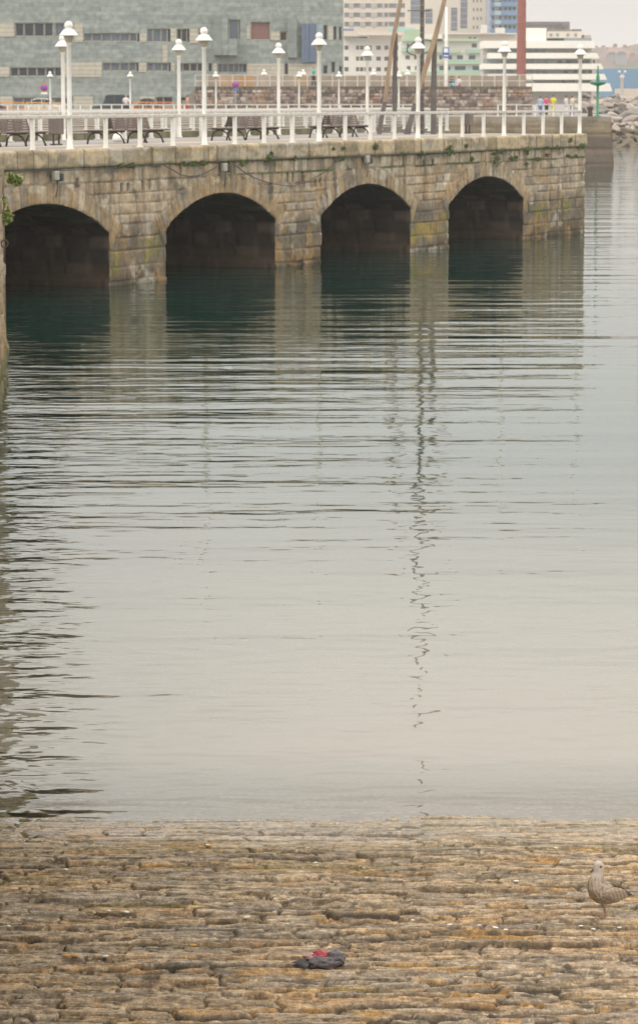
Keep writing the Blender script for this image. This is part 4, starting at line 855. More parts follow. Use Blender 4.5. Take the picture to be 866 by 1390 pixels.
# ------------------------------------------------------------------ buildings
def facade(name, parent, m, X0, X1, Z0, Z1, rects, reveal=.3, depth=12, O=(0, 0, 0)):
    """a solid block with openings cut in its front wall; coordinates relative to parent"""
    xs = sorted({X0, X1, *[r[0] for r in rects], *[r[1] for r in rects]}); zs = sorted({Z0, Z1, *[r[2] for r in rects], *[r[3] for r in rects]})
    xs = [x for x in xs if X0 <= x <= X1]; zs = [z for z in zs if Z0 <= z <= Z1]
    mb = MB()
    def op(x, z): return any(r[0] < x < r[1] and r[2] < z < r[3] for r in rects)
    for j in range(len(zs) - 1):
        i = 0
        while i < len(xs) - 1:
            if op((xs[i] + xs[i + 1]) / 2, (zs[j] + zs[j + 1]) / 2): i += 1; continue
            k = i
            while k + 1 < len(xs) - 1 and not op((xs[k + 1] + xs[k + 2]) / 2, (zs[j] + zs[j + 1]) / 2): k += 1
            mb.add([(xs[i], 0, zs[j]), (xs[k + 1], 0, zs[j]), (xs[k + 1], 0, zs[j + 1]), (xs[i], 0, zs[j + 1])], [(0, 1, 2, 3)]); i = k + 1
    for a, b, c, d in [r[:4] for r in rects]:
        a = max(a, X0); b = min(b, X1)
        mb.add([(a, 0, c), (b, 0, c), (b, 0, d), (a, 0, d), (a, reveal, c), (b, reveal, c), (b, reveal, d), (a, reveal, d)], [(0, 1, 5, 4), (1, 2, 6, 5), (2, 3, 7, 6), (3, 0, 4, 7)])
    mb.add([(X0, 0, Z0), (X1, 0, Z0), (X1, depth, Z0), (X0, depth, Z0), (X0, 0, Z1), (X1, 0, Z1), (X1, depth, Z1), (X0, depth, Z1)], [(1, 2, 6, 5), (2, 3, 7, 6), (3, 0, 4, 7), (4, 5, 6, 7)])
    return link(name, mb.mesh(name, m), parent)
def window(parent, a, b, c, d, pane, frame=None, reveal=.3, mull=0):
    if frame is None: return link('window', MB().box(((a + b) / 2, reveal, (c + d) / 2), (b - a, .06, d - c)).mesh('window', pane), parent)
    f = MB(); w_ = min(.085, (b - a) * .12)
    f.box(((a + b) / 2, reveal - .04, c + w_ / 2), (b - a, .1, w_)).box(((a + b) / 2, reveal - .04, d - w_ / 2), (b - a, .1, w_)).box((a + w_ / 2, reveal - .04, (c + d) / 2), (w_, .1, d - c - 2 * w_)).box((b - w_ / 2, reveal - .04, (c + d) / 2), (w_, .1, d - c - 2 * w_))
    o = link('window', f.mesh('window', frame), parent); link('pane', MB().box(((a + b) / 2, reveal + .06, (c + d) / 2), (b - a, .05, d - c)).mesh('pane', pane), o); return o
def museum():
    Y = 300.
    def w2(x, y): X, Z = wall(x, y, Y); return X, Z
    X0, _ = w2(-60, 100); X1, _ = w2(466, 100); root = empty('museum_building', (0, Y, 0), 0, 'long grey green stone clad museum building with rows of small square windows', 'building')
    mw = brickmat('green_slate_cladding', (.305, .33, .30), (.215, .245, .228), (.18, .20, .185), 1.5, .42, .75, .010, .22)
    mp = brickmat('pale_stone_panel', (.50, .46, .37), (.46, .42, .335), (.30, .28, .23), 3.2, .42, .8, .03, .1)
    dark = M_glass; bl = M_glassb; wr = []
    def row(l, y0, y1, m):
        e_ = [list(q) for q in l]
        for k in range(len(l) - 1):
            if l[k + 1][0] - l[k][1] < 4.5: mid = (l[k + 1][0] + l[k][1]) / 2; e_[k][1] = mid - .02; e_[k + 1][0] = mid + .02
        wr.extend([(a, b, y0 - .5, y1 + .4, m) for a, b in e_])
    row([(21, 31.6), (34.5, 45.4), (48.3, 59), (62, 72.7)], 31.3, 49, dark); row([(75.3, 86.5), (89, 100)], 31.3, 49, bl)
    row([(114, 124.2), (126.5, 137), (139.6, 150), (152.4, 162.4), (165.3, 175), (177.7, 186.4)], 45.3, 56, bl); row([(186.8, 189.7)], 45.3, 56, dark)
    row([(200, 207), (208.2, 218), (220, 227.4)], 39.4, 56.4, bl); row([(227.8, 231.7)], 39.4, 56.4, dark); row([(240.5, 245.5), (247, 254), (254.4, 257.5)], 39.4, 56.4, dark); row([(270, 281)], 39.6, 55, dark)
    row([(14.6, 24.4), (27, 36.6), (39, 49), (51.8, 61.2), (63.8, 73.2), (75.6, 85.6)], 91.8, 103.2, dark)
    row([(139.6, 149.5), (151.4, 162), (164.4, 174.4), (176.4, 185)], 85.4, 96.2, bl); row([(185.4, 188.4)], 85.4, 96.2, dark)
    row([(200, 208), (210, 219), (221, 228.6)], 85.6, 96.2, bl); row([(229, 232)], 85.6, 96.2, dark); row([(242, 247), (249, 256.5), (259.4, 267), (269, 276), (283, 288)], 86, 96.6, dark)
    row([(296, 301), (302.2, 308.6), (310.4, 316.8), (317.8, 324), (325.2, 329.2)], 87, 97.6, bl); row([(329.6, 335)], 87, 97.6, dark); row([(386.6, 391)], 86.5, 101, dark)
    row([(340.4, 367)], 30, 54, mat('reddish_brown_panel', (.25, .13, .11), .7, .2)); row([(380.2, 389.8)], 43.4, 55, mat('dark_recess', (.09, .07, .06), .7, .2)); row([(324.5, 326.2)], 27, 53, dark)
    row([(310.5, 324)], 27, 53, bl); row([(439, 444.4)], 34.4, 53.6, dark); row([(452.6, 456.8)], 36, 53.8, dark); row([(460, 463.6)], 36.6, 54.2, dark)
    row([(438.6, 444.8)], 89, 100, dark); row([(449.6, 455)], 84, 98, dark); row([(460, 463.8)], 90, 99, dark)
    row([(19, 31), (33, 45), (47, 58), (60, 72), (76, 86), (88, 99)], 133, 143, bl); row([(212, 221), (223, 235), (242, 253)], 131.8, 143, dark)
    rects = []
    for a, b, c, d, m in wr: xa, zt = w2(a, c); xb, zb = w2(b, d); rects.append((xa, xb, zb, zt, m))
    _, ztop = w2(0, -70); facade('wall', root, mw, X0, X1, DECK - .05, ztop, [r[:4] for r in rects], .35, 28)
    for r in rects[:100]: window(root, *r[:4], r[4], M_frame, .3)
    for a, b, c, d in ((-10, 20, 31, 50), (101.6, 113.3, 31, 57), (190.2, 199.4, 45.6, 57), (232.4, 240, 39, 57), (258, 269.4, 39, 58.5), (-10, 13.5, 91, 104), (87.2, 138.8, 85, 104.4), (188.8, 199.3, 85, 97.6), (289.5, 294.8, 86, 104), (335.6, 386, 86.5, 104), (391.6, 433, 86.5, 104), (335, 339.8, 35, 52.6), (367.8, 379.8, 42.6, 54.6), (445.2, 452, 36, 54), (-10, 18, 131, 150), (100.5, 127, 131, 150), (190, 210.5, 131, 142), (221, 228, 60, 85), (233, 237.5, 86, 97)):
        xa, zt = w2(a, c); xb, zb = w2(b, d); link('pale_panel', MB().box(((xa + xb) / 2, -.02, (zt + zb) / 2), (xb - xa, .12, zt - zb)).mesh('pale_panel', mp), root)
    def bay(name, a, b, c, d, dep, m):
        xa, zt = w2(a, c); xb, zb = w2(b, d); link(name, MB().box(((xa + xb) / 2, -dep / 2, (zt + zb) / 2), (xb - xa, dep - .01, zt - zb)).mesh(name, m), root)
    mdk = brickmat('dark_slate_cladding', (.24, .265, .24), (.20, .225, .205), (.16, .17, .16), 2.1, .62, .75, .012, .15)
    bay('slate_bay', 290.5, 302, 22, 75, 1.5, mdk); bay('slate_bay', 302, 310.4, 24, 75, 1.5, mw); bay('slate_bay', 310.6, 322.5, 54, 75, 1.5, mw)
    bay('slate_bay', 390.6, 403.2, 25, 78, .8, mdk)
    mb_ = mat('blue_metal_panel', (.13, .17, .25), .5, .2, .5, stretch=(8, 1, .2)); bay('blue_panel', 409.5, 419, 32, 84.6, .5, mb_); bay('blue_panel', 419.2, 428.6, 32, 84.6, .35, mb_)
    bay('blue_panel', 429, 438.4, 34, 56, .2, mat('pale_glass_panel', (.32, .37, .40), .3, .2))
    # roof rim
museum()
M_cream = mat('cream_render', (.66, .58, .48), .8, .08, .1); M_wrender = mat('white_render', (.74, .70, .63), .8, .1, .1); M_hotel = mat('hotel_white_render', (.86, .82, .73), .7, .06, .1); M_band = mat('grey_band_render', (.40, .37, .345), .8, .1, .1)
def block(name, label, Y, rows, m, x0, x1, y0, y1, wins=(), pane=M_glassb, depth=25, base=None, cat='building', frames=None, wmax=98):
    root = empty(name, (0, Y, 0), 0, label, cat); X0, Zt = wall(x0, y0, Y); X1, Zb = wall(x1, y1, Y); Zb = 3. if base is None else Zb
    R_ = []
    for a, b, c, d in wins:
        xa, zt = wall(a, c, Y); xb, zb = wall(b, d, Y); R_.append((xa, xb, zb, zt))
    facade('wall', root, m, X0, X1, Zb, Zt, R_, .5, depth)
    for r in R_[:wmax]: window(root, *r, pane, None, .4)
    return root
def band(root, name, Y, a, b, c, d, dep, m, back=0.):
    xa, zt = wall(a, c, Y); xb, zb = wall(b, d, Y); return link(name, MB().box(((xa + xb) / 2, -dep / 2 + back, (zt + zb) / 2), (xb - xa, dep, zt - zb)).mesh(name, m), root)
def city():
    # beige flats
    w_ = [(a, b, y, y + 6.3) for y in (-19.5, -7.8, 4.6, 17, 29.6) for a, b in ((467.4, 473.8), (480, 488.6), (496, 503.4), (512, 518.5), (522, 526.5), (527.5, 537.5), (541.5, 551))]
    o = block('apartment_block', 'beige apartment block with grey window bands behind the left leaning beam', 930, None, M_cream, 464, 557, -60, 60, w_, M_glassb)
    for y in (-19.5, -7.8, 4.6, 17, 29.6):
        for a, b in ((473.9, 479.9), (488.8, 495.8), (503.6, 511.8), (518.6, 521.9), (537.6, 541.4)): band(o, 'grey_band', 930, a, b, y, y + 6.3, .3, M_band)
    w_ = [(a - .4, b + .4, y - .4, y + 5.2) for y in (62.3, 77.2, 91.6) for a, b in ((468, 472.6), (483.5, 487), (488.8, 493), (495, 498.4), (500.3, 503.6), (511, 516.4), (522, 526.8), (536, 541))]
    o = block('apartment_block', 'low white apartment block with three window rows left of the leaning beams', 780, None, M_wrender, 462, 547, 52.5, 130, w_, M_glass)
    band(o, 'roof_slab', 780, 486, 545, 44.6, 48.4, 6, M_cream); band(o, 'attic', 780, 500, 545, 48.4, 52.4, -3, M_wrender); band(o, 'awning', 780, 467, 499, 49.4, 52.3, 2.5, mat('olive_awning', (.13, .16, .09), .8)); band(o, 'blue_roof_box', 780, 467, 482, 35.5, 38.5, .5, mat('blue_metal', (.10, .18, .32), .6), 30)
    # tower with glass strips
    w_ = [(557.5, 571, -60, 36), (577, 586.8, 12, 37), (612, 620.4, 10.5, 42), (625.2, 634, -60, 38.5)] + [(a, a + 2, y, y + 4.2) for y in (-32, -20, -8.6, -1, 11, 23, 35) for a in (641.6, 646.6, 651.6)]
    o = block('office_tower', 'tall beige tower with dark glass strips behind the right leaning beam', 880, None, M_cream, 553, 664.5, -60, 60, w_, M_glassb)
    for a, b, y0, y1 in ((557.5, 571, -60, 36), (577, 586.8, 12, 37), (612, 620.4, 10.5, 42), (625.2, 634, -60, 38.5)):
        y = y1 - 4
        while y > max(y0, -58): band(o, 'floor_band', 880, a, b, y - .9, y, .1, M_band, .35); y -= 8
    # blue balconied block
    o = block('apartment_block', 'tower with stacked blue glass balconies left of the brick chimney', 860, None, mat('blue_grey_render', (.36, .42, .50), .8), 664.6, 703, -60, 60, [(a, a + 3.4, y, y + 5.2) for y in (-24, -11, -2.6, 9.6, 21.9, 34) for a in (667, 677, 684, 690, 696)], M_glass)
    mbl = mat('blue_balcony_glass', (.11, .22, .38), .4, .1); mlb = mat('pale_blue_balcony', (.32, .44, .50), .5, .1)
    for y in (-30, -17, -5.4, 2.6, 14.6, 27.0, 39.4):
        band(o, 'balcony', 860, 680, 702.6, y, y + 6.2, 2.4, mbl); band(o, 'balcony', 860, 670.6, 679.6, y + .4, y + 6.2, 2.0, mlb); band(o, 'balcony', 860, 664.8, 670.2, y + 1, y + 6.2, 1.5, mbl)
    # roofscape
    o = block('low_building', 'pale low roofs between the beige tower and the hotel', 800, None, M_cream, 592, 706, 46, 130, [(a, a + 4, 50.2, 53.6) for a in (636, 642)], M_glass); 
    band(o, 'roof_tank', 800, 652, 660, 34, 46, 3, M_wrender); band(o, 'roof_ramp', 800, 672, 684, 38, 46, 3, M_wrender); band(o, 'roof_slab', 800, 600, 700, 45, 46.5, 2, M_wrender)
    band(o, 'roof_box', 800, 553, 592, 33, 47, 3, M_cream)
    # green and white flats
    gmat = mat('pale_green_parapet', (.38, .50, .33), .7, .1); cy = mat('turquoise_rail', (.30, .52, .48), .5, .1)
    w_ = [(a, b, y, y + 5.6) for y, l in ((75, ((550, 556), (562, 566), (596, 600), (608, 613), (620, 628), (636, 645))), (89.6, ((552, 557), (563, 568), (596, 602), (606, 611), (617, 631.6), (641, 654))), (59, ((552, 555), (562, 565), (640, 647)))) for a, b in l]
    o = block('apartment_block', 'white terraced flats with pale green parapets behind the right leaning beam', 740, None, M_wrender, 544, 662, 56, 130, w_, M_glass)
    band(o, 'green_attic', 740, 548.6, 572, 40, 53, 1, gmat); band(o, 'turquoise_roof', 740, 530, 566, 35.2, 40, 3, cy, 20); band(o, 'attic', 740, 572, 600, 46, 56, .5, M_wrender)
    for a, b, y0, y1 in ((590, 650, 52.6, 56), (545, 600, 52.8, 56), (590, 625, 69, 72), (632, 661, 69, 72), (590, 661, 83.6, 87), (545, 580, 67, 70), (545, 661, 97.6, 101)):
        band(o, 'green_parapet', 740, a, b, y0, y1, 1.6, gmat)
    for a, b, y0 in ((632, 661, 66.8), (605, 661, 81.4), (590, 661, 95.4), (545, 572, 65)): band(o, 'turquoise_railing', 740, a, b, y0, y0 + 2, 1.2, cy)
    # hotel
    root = empty('hotel_building', (0, 690, 0), 0, 'white hotel with stepped terraces like a ship right of the brick chimney', 'building'); Y = 690
    tiers = [(655, 806, 55.6, 65.6), (661, 812, 72, 79.6), (654, 817.4, 86.6, 94), (661, 822, 100.4, 108.2), (690, 829, 113, 124)]
    for i, (a, b, y0, y1) in enumerate(tiers):
        xa, zt = wall(a, y0, Y); xb, zb = wall(b, y1, Y); xs_, _ = wall(b - 3.5, y0, Y)
        if i == 0 : xs_, _ = wall(b - 1.5, y0, Y)
        link('terrace', MB().add([(xa, -2.6, zb), (xb, -2.6, zb), (xs_, -2.6, zt), (xa, -2.6, zt), (xa, 12, zb), (xb, 12, zb), (xs_, 12, zt), (xa, 12, zt)], [(0, 1, 2, 3), (4, 7, 6, 5), (0, 4, 5, 1), (1, 5, 6, 2), (2, 6, 7, 3), (3, 7, 4, 0)]).mesh('terrace', M_hotel), root)
    mw2 = mat('recessed_beige_wall', (.52, .49, .44), .8, .1)
    xa, zt = wall(656, 60, Y); xb, zb = wall(803, 126, Y); link('recessed_wall', MB().box(((xa + xb) / 2, 8, (zt + 3) / 2), (xb - xa, 12, zt - 3)).mesh('recessed_wall', mw2), root)
    mtq = mat('turquoise_window_glass', (.27, .38, .37), .3, .3, .4)
    for y0, y1, l, m in ((65.8, 71.8, [(a, a + 7) for a in range(662, 736, 9)], mtq), (79.8, 86.4, [(a, a + 7) for a in range(656, 742, 9)], mtq), (94.2, 100.2, [(a, a + 7) for a in range(664, 742, 9)], mtq),
                      (81.4, 85.6, [(757, 763), (769, 775), (776, 784), (789, 794), (795, 800), (805, 808)], M_glass), (95.4, 99.4, [(766, 771.5), (777.5, 784), (789, 795), (800, 804)], M_glass), (109, 112.6, [(762, 768), (774, 780), (790, 800)], M_glass)):
        for a, b in l: band(root, 'window', Y, a, b, y0, y1, .2, m, 1.8)
    mpk = mat('pinkish_brown_wall', (.42, .33, .29), .8, .12, .2); mgr = mat('dark_roof', (.16, .15, .155), .7, .1); mbg = mat('blue_grey_glazing', (.22, .26, .31), .4, .2)
    band(root, 'upper_glazing', Y, 743, 802.5, 51.6, 55.5, -4, mbg); band(root, 'dark_terrace', Y, 742, 765, 52, 55.5, -3.5, mgr)
    band(root, 'upper_wall', Y, 742, 792, 42.5, 51.5, -8, M_cream)
    for a in (745.5, 754.5, 768.5, 779): band(root, 'window', Y, a, a + 3.4, 45.6, 49.2, .3, mbg)
    band(root, 'brown_end_wall', Y, 789, 801.5, 47.5, 51.6, -9, mpk); band(root, 'stair_drum', Y, 712.6, 741, 38, 55.5, -6, M_hotel); band(root, 'roof_plant', Y, 776, 789, 39.5, 42.4, -6, mgr)
    o = block('apartment_block', 'pinkish brown block with a dark flat roof rising behind the hotel', 900, None, mpk, 705, 772, 32.5, 130, [(a, a + 4, 36, 39) for a in (745, 753, 761)], M_glassp); band(o, 'roof', 900, 704, 772, 29.6, 32.4, 2, mgr); band(o, 'roof_turret', 900, 760, 771, 31, 36, 3, mgr)
    # chimney
    X, _ = wall(707, 104, 420); _, Zt = wall(707, -22, 420); h_ = Zt - 3
    ch = empty('brick_chimney', (X, 420, 3), 0, 'tall slender red brick chimney rising past the top of the photo', 'chimney')
    mbk = brickmat('red_brick', (.42, .13, .09), (.36, .11, .075), (.30, .12, .09), .6, .2, .85, .02, .1)
    pr = [(.78, 0)]; n = 30
    rgs = MB()
    for k in range(n + 1): pr.append((.72 - .16 * k / n, h_ * k / n))
    link('shaft', MB().lathe(pr, 20).mesh('shaft', mbk), ch)
    for k in range(1, 60):
        z = h_ * k / 60; r = .73 - .16 * k / 60; rgs.lathe([(r, z - .04), (r + .015, z - .04), (r + .015, z + .04), (r, z + .04)], 20)
    link('iron_bands', rgs.mesh('iron_bands', mat('dark_band', (.16, .06, .05), .7)), ch)
    # blue hoarding, low wall, floodlight masts
    o = block('blue_warehouse', 'long plain blue warehouse front at the right edge behind the breakwater', 730, None, mat('blue_cladding', (.14, .27, .42), .7, .05, .2), 814, 900, 93.2, 128, (), depth=12)
    tag(block('low_wall', 'low pale wall on top of the breakwater at the right edge', 430, None, M_cream, 835, 900, 120.3, 132, (), depth=1, cat='wall'))
    for (px, lb) in ((843.5, 'white mast with two round floodlights before the blue warehouse'), (871, 'white mast with a floodlight cut by the right edge')):
        X, Zb = wall(px, 124, 425); _, Zt = wall(px, 103, 425); o = empty('floodlight_mast', (X, 425, Zb - 1), 0, lb, 'mast', 'floodlight masts'); hh = Zt - Zb + 1
        link('pole', MB().lathe([(.26, 0), (.22, hh * .85), (.34, hh * .9), (.34, hh), (.12, hh + .1), (0, hh + .1)], 12).mesh('pole', M_whitedull), o)
        link('bracket', MB().tube([(-.45, 0, hh + .6), (0, 0, hh + .1), (.45, 0, hh + .6)], .05, 6).mesh('bracket', M_whitedull), o)
        for sx in (-.42, .42): link('floodlight', MB().lathe([(0, -.16), (.14, -.12), (.2, 0), (.14, .12), (0, .16)], 12).mesh('floodlight', M_white), o).location = (sx, 0, hh + .6)
    # hill with a town
    xs = np.linspace(120, 420, 160); ys = np.linspace(1390, 2300, 60); X, Yy = np.meshgrid(xs, ys, indexing='ij')
    ridge = 2 + (30 + 5 * (fbm(X * .02, Yy * .004, 120, 3) - .5) + 7 * sstep(165, 200, X)) * sstep(1400, 1640, Yy) + 1.5 * (fbm(X * .1, Yy * .05, 121, 3) - .5)
    c = np.ones(X.shape + (3,)) * np.array((.16, .12, .10)); c = mixc(c, (.30, .17, .14), sstep(.5, .65, fbm(X * .1, Yy * .03, 122, 4))); c = mixc(c, (.10, .13, .07), sstep(.55, .65, fbm(X * .07 + 9, Yy * .02, 123, 4)))
    tag(link('hill', grid_mesh('hill', np.stack([X, Yy, ridge], -1), M_stone, c)), kind='structure')
    r = random.Random(9); cs = [((.42, .36, .33), (.30, .12, .09)), ((.5, .45, .4), (.28, .10, .08)), ((.28, .29, .32), (.2, .19, .2)), ((.36, .26, .22), (.32, .14, .11))]
    ms = [(mat('hill_house_wall', a, .8), mat('hill_house_roof', b, .8)) for a, b in cs]
    hs = [(803, 76, 4), (808, 74, 5), (813, 79, 5), (806, 84, 8), (818, 73, 4), (822, 80, 4), (826, 76, 5), (829, 84, 12), (842, 85, 14), (834, 74, 4), (840, 78, 5), (847, 72, 4), (852, 77, 5), (857, 84, 6), (862, 74, 5), (866, 80, 5)]
    for i, (px, py, wpx) in enumerate(hs):
        Y = 1490 + 12 * (90 - py); X, Z = wall(px, py, Y); wd = wpx / F * Y; a, b = ms[2 if wpx > 8 else r.choice((0, 1, 3))]; hgt = r.uniform(3, 4.5)
        o = empty('hill_house', (X, Y, Z), 0, None, 'house'); zb = -2.5
        link('wall', MB().box((0, 0, (hgt + zb) / 2), (wd, 7, hgt - zb)).mesh('wall', a), o)
        link('roof', MB().prism([(-wd / 2 - .3, hgt), (wd / 2 + .3, hgt), (wd * .3, hgt + 1.6), (-wd * .3, hgt + 1.6)], -3.9, 3.9).mesh('roof', b), o)
        if wpx > 8: tag(o, 'wide grey blue block on the far hill, %s one' % ('left' if wpx == 12 else 'right'), group='houses on the far hill')
        else: tag(o, 'small pale house with a reddish roof on the far hill above the blue warehouse', group='houses on the far hill')
    tag(MB().add([(-700, 330, DECK - .1), (26, 330, DECK - .1), (38, 440, DECK - .1), (75, 740, DECK - .1), (300, 1400, 3), (900, 2600, 3), (-2500, 2600, 3)], [(0, 1, 2, 3, 4, 5, 6)]).build('city_ground', M_asph), kind='structure')
city()
# ------------------------------------------------------------------ breakwater boulders
def boulders():
    r = random.Random(21); var = []
    for k in range(6):
        bm = bmesh.new(); bmesh.ops.create_icosphere(bm, subdivisions=3, radius=1)
        pl = [(Vector((r.gauss(0, 1), r.gauss(0, 1), r.gauss(0, 1))).normalized(), r.uniform(.45, .8)) for _ in range(13)]
        for v in bm.verts:
            for n, d in pl:
                e_ = v.co.dot(n) - d
                if e_ > 0: v.co -= n * e_ * .92
            v.co *= 1 + r.uniform(-.02, .02)
        me = bpy.data.meshes.new('boulder'); bm.to_mesh(me); bm.free(); var.append(me)
    cols = [((.40, .33, .28), (.27, .22, .19)), ((.25, .22, .20), (.15, .135, .125)), ((.19, .145, .09), (.10, .08, .05)), ((.50, .43, .37), (.38, .33, .28))]
    mats = [mat('boulder_stone', a, .85, .3, .9, c2=b, bump=.08, bscale=3) for a, b in cols]
    meshes = []
    for i, v in enumerate(var):
        for j, m in enumerate(mats): q = v.copy(); q.materials.append(m); meshes.append((j, q))
    # slope of stones: z as a function of distance
    n = 0
    for layer in range(15):
        f = layer / 14; y = 338 + 60 * f; z = -.3 + 4.9 * min(1, f * 1.25) + (.9 * max(0, f - .8) / .2 if f > .8 else 0)
        x0 = wall(778, 150, y)[0]; x1 = wall(880, 150, y)[0] + 3; x = x0 + r.uniform(0, 1)
        while x < x1:
            s = r.uniform(.5, 1.15) ** 1; j = 2 if f < .3 else (0 if f < .55 and r.random() < .7 else r.choice((1, 1, 3, 0)))
            q = r.choice([m for k, m in meshes if k == j]); o = link('boulder', q, None, (x, y + r.uniform(-1.5, 1.5), z + r.uniform(-.25, .3)))
            o.scale = (s * r.uniform(1, 1.4), s * r.uniform(.8, 1.2), s * r.uniform(.6, .85)); o.rotation_euler = (r.uniform(-.4, .4), r.uniform(-.4, .4), r.uniform(0, 6.28)); n += 1
            tag(o, ('brown weed stained boulder at the waterline of the breakwater' if j == 2 else ('pale pinkish grey boulder on the breakwater slope' if j in (0, 3) else 'darker grey boulder on the upper breakwater slope')), 'boulder', 'boulders of the breakwater'); x += s * 1.5
    mb = MB(); y0, y1 = 337.5, 400
    mb.add([(wall(770, 150, 338)[0], 341, -1.8), (60, 341, -1.8), (75, 392, 3.4), (wall(770, 150, 392)[0], 392, 3.4), (75, 640, 3.9), (wall(770, 150, 392)[0], 640, 3.9)], [(0, 1, 2, 3), (3, 2, 4, 5)])
    tag(mb.build('breakwater_core', mats[2]), kind='structure')
    print('boulders', n)
boulders()

# ------------------------------------------------------------------ gull
def gull():
    foot = at(820.5, 1249, 0); y = foot.y
    # ground height under the gull
    d = (Vector((foot.x, foot.y, 0)) - Vector((0, 0, H))); k = 1.
    for _ in range(20):
        p = Vector((0, 0, H)) + d * k; k += (SLOPE * (YW - p.y) + .005 - p.z) / d.z
    p = Vector((0, 0, H)) + d * k
    p.z += .012; root = empty('gull', p, R(12), 'speckled brown juvenile gull standing on the slipway at the lower right', 'gull')
    s = .000525 * 1.0
    def q(x, yy, lat=0): return Vector(((x - 470) * s, lat, (930 - yy) * s))
    def loft(mb, sec, n=20):     # (x, y, lateral, r_vertical, r_lateral)
        vs = []; c = [q(a, b, l) for a, b, l, *_ in sec]
        for i, (a, b, l, rv, rl) in enumerate(sec):
            t = (c[min(i + 1, len(c) - 1)] - c[max(i - 1, 0)]).normalized(); sd = Vector((0, 1, 0)); up = t.cross(sd).normalized()
            for j in range(n):
                an = 2 * math.pi * j / n; vs.append(c[i] + up * math.cos(an) * rv * s + sd * math.sin(an) * rl * s)
        m = len(sec); fs = [(i * n + j, i * n + (j + 1) % n, (i + 1) * n + (j + 1) % n, (i + 1) * n + j) for i in range(m - 1) for j in range(n)] + [tuple(range(n))[::-1], tuple(range((m - 1) * n, m * n))]
        return mb.add(vs, fs, True)
    mb = MB()
    loft(mb, [(392, 198, 0, 8, 8), (388, 210, 0, 42, 34), (383, 232, 0, 62, 50), (380, 262, 0, 68, 56), (378, 295, 0, 68, 58), (378, 330, 0, 66, 58), (372, 365, 0, 70, 64), (362, 405, 0, 86, 80), (356, 450, 0, 108, 100), (364, 510, 0, 132, 125), (392, 565, 0, 150, 140), (440, 600, 0, 150, 145), (500, 625, 0, 132, 138), (560, 645, 0, 104, 118), (620, 655, 0, 76, 90), (680, 655, 0, 48, 60), (740, 650, 0, 22, 44), (800, 650, 0, 10, 38), (838, 655, 0, 5, 30)])
    for lat, pts in ((-.028, [(425, 690, 42), (437, 745, 26), (447, 790, 13), (458, 830, 12), (468, 850, 15), (440, 875, 11), (400, 893, 13), (392, 903, 10)]), (.026, [(480, 690, 42), (478, 745, 26), (476, 800, 13), (478, 845, 14), (486, 880, 11), (492, 915, 13), (488, 926, 10)])):
        mb.tube([q(a, b, lat) for a, b, r in pts], [r * s for a, b, r in pts], 10)
        fx, fy, _ = pts[-1]; c0 = q(fx, fy + 4, lat)
        for an in (-.55, 0, .5):
            L_ = 75 * s * (1 if an == 0 else .9); e_ = c0 + Vector((-math.cos(an) * L_, math.sin(an) * L_, -.002)); mb.tube([c0, (c0 + e_) / 2 + Vector((0, 0, .002)), e_], [.0045, .004, .0025], 8)
    me = mb.mesh('body', None); o = bpy.data.objects.new('tmp', me); COL.objects.link(o)
    rm = o.modifiers.new('r', 'REMESH'); rm.mode = 'VOXEL'; rm.voxel_size = .0032; smo = o.modifiers.new('s', 'SMOOTH'); smo.iterations = 3
    body = bpy.data.meshes.new_from_object(o.evaluated_get(bpy.context.evaluated_depsgraph_get())); body.name = 'body'; COL.objects.unlink(o); bpy.data.objects.remove(o)
    n = len(body.vertices); P = np.zeros(n * 3, np.float32); body.vertices.foreach_get('co', P); P = P.reshape(-1, 3)
    px = P[:, 0] / s + 470; py = 930 - P[:, 2] / s; lat = P[:, 1]
    nA = fbm(px * .045, py * .045 + lat * 300, 130, 3); nB = fbm(px * .02 + 5, py * .02 + lat * 100, 131, 3)
    c = np.ones((n, 3)) * np.array((.42, .33, .25)); c = mixc(c, (.17, .115, .075), sstep(.48, .58, nA) * .85); c = mixc(c, (.56, .48, .40), sstep(.55, .68, nB) * .4)
    c = mixc(c, (.62, .54, .47), sstep(430, 345, py) * .85); c = mixc(c, (.40, .30, .24), sstep(330, 240, py) * .25 * sstep(.42, .55, nA)); c = mixc(c, (.16, .11, .09), sstep(24, 8, np.hypot(px - 392, py - 262)) * .9)
    c = mixc(c, (.16, .115, .08), sstep(660, 740, px) * .6); c = mixc(c, (.80, .78, .74), sstep(.5, .58, vnoise(px * .05, py * .09, 3)) * sstep(755, 780, px)); c = mixc(c, (.38, .24, .19), sstep(738, 765, py))
    a = body.color_attributes.new('stone', 'FLOAT_COLOR', 'POINT'); cc = np.ones((n, 4), np.float32); cc[:, :3] = c; a.data.foreach_set('color', cc.ravel())
    mf = mat('speckled_feathers', (1, 1, 1), .8, .22, 90, attr=True, bump=.003, bscale=160, spec=.2); body.materials.clear(); body.materials.append(mf); body.polygons.foreach_set('use_smooth', [True] * len(body.polygons))
    link('body', body, root)
    # wings with scalloped coverts
    for sg in (-1, 1):
        ns, nn = 90, 44; u = np.linspace(0, 1, ns); v = np.linspace(-1, 1, nn); Uu, Vv = np.meshgrid(u, v, indexing='ij')
        cx = 425 + 385 * Uu; cy = 578 + 62 * Uu ** .8; half = 92 * np.sin(np.pi * np.clip(Uu * .86 + .13, 0, 1)) ** .7 * (1 - .25 * Uu) ; half = half * np.where(Uu > .75, 1 - (Uu - .75) * 2.6, 1)
        yy = cy + Vv * half + 14 * Vv ** 2 * 0; bodyw = np.interp(cx, [356, 440, 500, 560, 620, 680, 740, 838], [118, 146, 140, 118, 88, 58, 42, 28])
        bulge = bodyw * (.80 + .24 * np.sqrt(np.clip(1 - Vv ** 2 * .92, 0, 1))) + 8; bulge = bulge * np.interp(Vv, [-1, -.6, 1], [.80, .97, .97])
